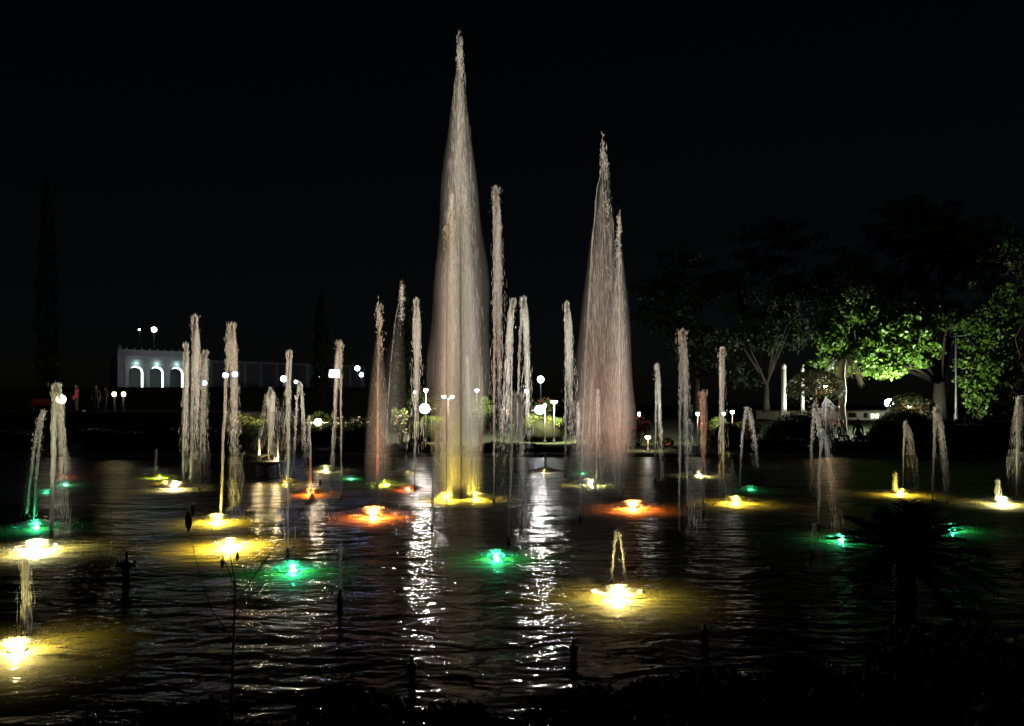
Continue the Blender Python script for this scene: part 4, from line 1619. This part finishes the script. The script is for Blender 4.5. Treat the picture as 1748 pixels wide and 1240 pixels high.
def cypress(px, D, wpx, top_py, base_py, label):
    x = wx(px, D)
    g = wz(base_py, D)
    h = wz(top_py, D) - g
    w = wpx / F * D / 2
    t = tag(empty('cypress_tree', (x, D, g)), label, 'tree', 'slender dark cypresses')
    MB().tube([(0, 0, -.2), (0, 0, h * .9)], [.16, .02], 7).build('trunk', M['bark'], t)
    n = 3000
    u = rng.uniform(.03, 1, n)
    r = w * np.minimum(1, (1 - u) * 2.2) ** .7 * np.sqrt(rng.uniform(.3, 1, n)) * (1 + .15 * np.sin(u * 40))
    a = rng.uniform(0, 6.28, n)
    p = np.stack([r * np.cos(a), r * np.sin(a), u * h], 1)
    v, f = leaves(p, rng.uniform(.25, .5, n), aspect=.35, droop=-1.2)
    tag(link('crown', np_mesh('crown', v, f), M['leaf_dark'], t), kind='stuff')


cypress(80, 70, 36, 300, 690, 'tall slender cypress at the far left behind the glaring lamp')
cypress(548, 80, 30, 500, 690, 'slender dark cypress left of the lit sign')
cypress(686, 62, 40, 470, 700, 'slender dark cypress behind the grey mist plume')


# palm with a pale mottled trunk
D = 50
t = tag(empty('palm_tree', (wx(1438, D), D, gz(D))), 'palm with a pale mottled trunk and drooping dry fronds before the pale building', 'palm tree')
hp = wz(610, D) - gz(D)
pts = [(.05 * math.sin(i * .9), 0, hp * i / 16) for i in range(17)]
MB().tube(pts, [.24 - .06 * i / 16 + (.025 if i % 2 else 0) for i in range(17)], 9).build('trunk', M['pale_bark'], t, True)
for k in range(11):
    a = k * 2.4 + random.uniform(-.2, .2)
    el = random.uniform(-.2, 1.0)
    L = random.uniform(1.5, 2.2)
    b = MB()
    pp = []
    for i in range(9):
        s = i / 8
        rr = L * (s * math.cos(el * .6))
        pp.append(Vector((rr * math.cos(a) * .75, rr * math.sin(a) * .75, hp + L * s * math.sin(el) - 1.6 * s * s * L * .6)))
    b.tube(pp, [.025 * (1 - .8 * i / 8) for i in range(9)], 4)
    for i in range(1, 8):
        for q in range(3):
            c = pp[i].lerp(pp[i + 1], q / 3)
            side = Vector((-math.sin(a), math.cos(a), 0))
            for sg in (-1, 1):
                e = c + side * sg * .26 + Vector((0, 0, -.22)) + (pp[i + 1] - pp[i]) * .4
                d2 = (pp[i + 1] - pp[i]) * .10
                b.add([c - d2, c + d2, e], [(0, 1, 2)])
    b.build('frond', M['straw' if el < .35 else 'leaf_dark'], t)

# white posts and thin mast
for px, w, y0, y1, D, lab in ((1338, 9, 622, 702, 58, 'thick white painted post right of the forked tree'), (1370, 6, 628, 700, 60, 'thinner white painted post behind the umbrella tree')):
    t = tag(empty('white_post', (wx(px, D), D, wz(y1, D))), lab, 'post', 'white painted posts')
    h = wz(y0, D) - wz(y1, D)
    r = w / F * D / 2
    MB().lathe([(r * 1.1, 0), (r, .3), (r * .85, h * .9)], 12).build('shaft', M['white_paint'], t, True)
    MB().lathe([(r * .95, h * .9), (r * 1.0, h * .94), (r * .5, h)], 12).build('cap', M['white_paint'], t, True)
    MB().box(-r * 1.5, r * 1.5, -r * 1.5, r * 1.5, -.6, .003).build('plinth', M['stone'], t)
D = 55
t = tag(empty('lamp_mast', (wx(1632, D), D, wz(722, D))), 'thin grey mast with a crossarm before the green trees at right', 'mast')
h = wz(573, D) - wz(722, D)
MB().lathe([(.16, 0), (.14, .6), (.08, .7), (.06, h)], 10).build('pole', M['grey_metal'], t, True)
MB().tube([(-.6, 0, h - .08), (.5, 0, h - .02)], .04, 6).build('crossarm', M['grey_metal'], t)
MB().box(-.72, -.5, -.12, .12, h - .2, h - .06).build('lamp_head', M['black_metal'], t)

# ------------------------------------------------------------------ pale low building at the right
D = 72
x0, x1 = wx(1325, D), wx(1535, D)
zb, zt = gz(D), wz(703, D)
t = tag(empty('low_building', (x0, D, zb)), 'low pale building with a lit window behind the palm', 'building')
W, hh = x1 - x0, zt - zb
wins = [(wx(1474, D) - x0, wx(1482, D) - x0, .25, .85, False), (wx(1486, D) - x0, wx(1503, D) - x0, .10, .85, True), (wx(1448, D) - x0, wx(1462, D) - x0, .3, .85, False), (wx(1390, D) - x0, wx(1406, D) - x0, .3, .85, False)]
b = MB()
edges = [0]
for a in sorted(wins): edges += [a[0], a[1]]
edges.append(W)
zlo, zhi = hh * .08, hh * .88
for i in range(0, len(edges), 2):
    b.box(edges[i], edges[i + 1], 0, .25, 0, hh)
for a in wins:
    b.box(a[0], a[1], 0, .25, 0, hh * a[2])
    b.box(a[0], a[1], 0, .25, hh * a[3], hh)
b.box(0, .25, .25, 6, 0, hh)
b.box(W - .25, W, .25, 6, 0, hh)
b.box(.25, W - .25, 5.75, 6, 0, hh)
b.build('wall', M['plaster'], t)
MB().box(-.3, W + .3, -.5, 6.3, hh, hh + .14).build('roof', M['stone'], t)
emit('window_glow', (1.0, .92, .62), 1.6)
for (a0, a1, z0, z1, lit) in wins:
    f = MB()
    f.box(a0, a1, .06, .12, hh * z0, hh * z0 + .06)
    f.box(a0, a1, .06, .12, hh * z1 - .06, hh * z1)
    f.box(a0, a0 + .05, .062, .118, hh * z0 + .06, hh * z1 - .06)
    f.box(a1 - .05, a1, .062, .118, hh * z0 + .06, hh * z1 - .06)
    if a1 - a0 > .7:
        f.box((a0 + a1) / 2 - .03, (a0 + a1) / 2 + .03, .062, .118, hh * z0 + .06, hh * z1 - .06)
    fo = f.build('window', M['black_metal'], t)
    MB().box(a0 + .05, a1 - .05, .14, .15, hh * z0 + .06, hh * z1 - .06).build('pane', M['window_glow' if lit else 'glass_dark'], fo)

# ------------------------------------------------------------------ near bank plants
FG = 'dark flowering shrubs on the near bank'
for px, D, w, top, lab, bl in (
        (330, 5.3, 330, 1205, 'low dark shrub at the bottom edge left of the middle', None),
        (560, 5.2, 330, 1188, 'dark shrub at the bottom edge under the left glitter', 'blossom_red'),
        (790, 5.2, 300, 1195, 'dark shrub at the bottom edge under the middle glitter', None),
        (1010, 5.3, 330, 1172, 'dark shrub at the bottom edge under the right glitter', 'blossom_red'),
        (1230, 5.3, 340, 1135, 'dark shrub at the bottom edge right of the right glitter', 'blossom_red'),
        (1440, 5.4, 340, 1090, 'taller dark shrub at the bottom right before the cycad', 'blossom_red'),
        (1650, 5.4, 360, 1060, 'tallest dark shrub in the bottom right corner', 'blossom_red')):
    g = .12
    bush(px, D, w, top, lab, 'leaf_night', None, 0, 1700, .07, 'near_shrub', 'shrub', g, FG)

# cycad: black fronds against the lit water
D = 6.6
zc = wz(925, D)
t = tag(empty('cycad', (wx(1545, D), D, -.05)), 'dark cycad with stiff radiating fronds in the right foreground', 'cycad')
b = MB()
prof = []
for i in range(18):
    prof.append((.075 + (.018 if i % 2 else 0), (zc - .05) * i / 17))
b.lathe(prof, 12)
b.build('trunk', M['bark'], t, True)
for k in range(46):
    a = k * 2.39996
    q = k / 45.0
    el = R(72 - 105 * q + random.uniform(-8, 8))
    L = random.uniform(.50, .66) * (1 + .25 * q)
    b = MB()
    pp = []
    for i in range(13):
        s_ = i / 12
        hz = L * s_ * math.cos(el)
        pp.append(Vector((hz * math.cos(a), hz * math.sin(a), zc - .05 + L * s_ * math.sin(el) - .30 * s_ * s_ * L)))
    b.tube(pp, [.009 * (1 - .75 * i / 12) for i in range(13)], 4)
    side = Vector((-math.sin(a), math.cos(a), 0))
    for i in range(1, 12):
        for qq in (0, .25, .5, .75):
            c = pp[i].lerp(pp[i + 1], qq)
            ln = (.15 * math.sin(math.pi * min(1, (i + qq) / 12.6)) ** .6 + .012) * random.uniform(.85, 1.1)
            fw = (pp[i + 1] - pp[i]).normalized()
            for sg in (-1, 1):
                e = c + side * sg * ln + fw * ln * .55 + Vector((0, 0, .03 - .05 * random.random()))
                b.add([c - fw * .007, c + fw * .011, c.lerp(e, .6) + Vector((0, 0, .006)), e], [(0, 1, 2), (0, 2, 3)])
    b.build('frond', M['leaf_night'], t)

# bare sapling in front of the water, left of the middle
D = 4.6
x = wx(395, D)
t = tag(empty('bare_sapling', (x, D, .3)), 'thin dark sapling with bare twigs crossing the yellow water at left', 'sapling')


def loc(px, py, dd=0.0):
    return Vector((wx(px, D + dd) - x, dd, wz(py, D + dd) - .3))


MB().tube([(0, 0, 0), loc(398, 1120), loc(402, 1000), loc(392, 940)], [.009, .007, .005, .002], 6).build('stem', M['bark'], t)
for pts in ([(402, 1030), (450, 960), (500, 890), (548, 822)], [(400, 1000), (380, 950), (362, 905), (352, 880)], [(399, 1060), (430, 1010), (470, 985)],
            [(450, 960), (486, 955), (505, 930)], [(396, 1090), (360, 1040), (340, 980), (322, 900)]):
    MB().tube([loc(px, py, .02 * i) for i, (px, py) in enumerate(pts)], [.0035, .003, .0022, .0012][:len(pts)], 5).build('twig', M['bark'], t)
for px, py, L in ((320, 890, .13), (327, 872, .08), (378, 962, .07), (404, 950, .06), (546, 824, .05)):
    c = loc(px, py)
    w = L * .17
    tw = random.uniform(-.5, .5)
    prof = [(0, .5), (.55, .32), (.95, .08), (1.0, -.08), (.7, -.28), (.3, -.42), (0, -.5)]
    v = [c + Vector((0, -.012 * math.cos(3 * z), L * z)) for x_, z in prof]
    v += [c + Vector((w * x_ + .1 * tw * L * z, .012, L * z)) for x_, z in prof[1:-1]]
    v += [c + Vector((-w * x_ + .1 * tw * L * z, .012, L * z)) for x_, z in prof[1:-1]]
    f = []
    for base in (7, 12):
        f.append((0, base, 1))
        for i in range(4):
            f += [(1 + i, base + i, base + i + 1), (1 + i, base + i + 1, 2 + i)]
        f.append((5, base + 4, 6))
    link('leaf', np_mesh('leaf', v, f), M['leaf_night'], t)

# thin spray drift hanging round the white floodlight, thickest in its middle
n1, n2 = 12, 18
v, f = [], []
for i in range(n1 + 1):
    th = math.pi * i / n1
    for k in range(n2):
        a = 2 * math.pi * k / n2
        v.append((math.sin(th) * math.cos(a), math.sin(th) * math.sin(a), math.cos(th)))
for i in range(n1):
    for k in range(n2):
        a, b = i * n2 + k, i * n2 + (k + 1) % n2
        f += [(a, b, b + n2), (a, b + n2, a + n2)]
m = bpy.data.materials.new('drift')
m.use_nodes = True
N, L = m.node_tree.nodes, m.node_tree.links
N.remove(N['Principled BSDF'])
vp = N.new('ShaderNodeVolumePrincipled')
vp.inputs['Color'].default_value = (.45, .60, 1.0, 1)
tc = N.new('ShaderNodeTexCoord')
ln = N.new('ShaderNodeVectorMath')
ln.operation = 'LENGTH'
L.new(tc.outputs['Object'], ln.inputs[0])
mr = N.new('ShaderNodeMapRange')
mr.interpolation_type = 'SMOOTHSTEP'
mr.inputs[1].default_value = .05
mr.inputs[2].default_value = .95
mr.inputs[3].default_value = .05
mr.inputs[4].default_value = 0
L.new(ln.outputs['Value'], mr.inputs[0])
L.new(mr.outputs[0], vp.inputs['Density'])
L.new(vp.outputs[0], N['Material Output'].inputs['Volume'])
D = 55.0
o = link('drifting_mist', np_mesh('drifting_mist', v, f, True), m)
o.location = (wx(1500, D), D, wz(676, D))
o.scale = (3.8, 2.8, 2.9)
tag(o, 'bluish mist glowing round the white floodlight at right', 'mist', kind='stuff')
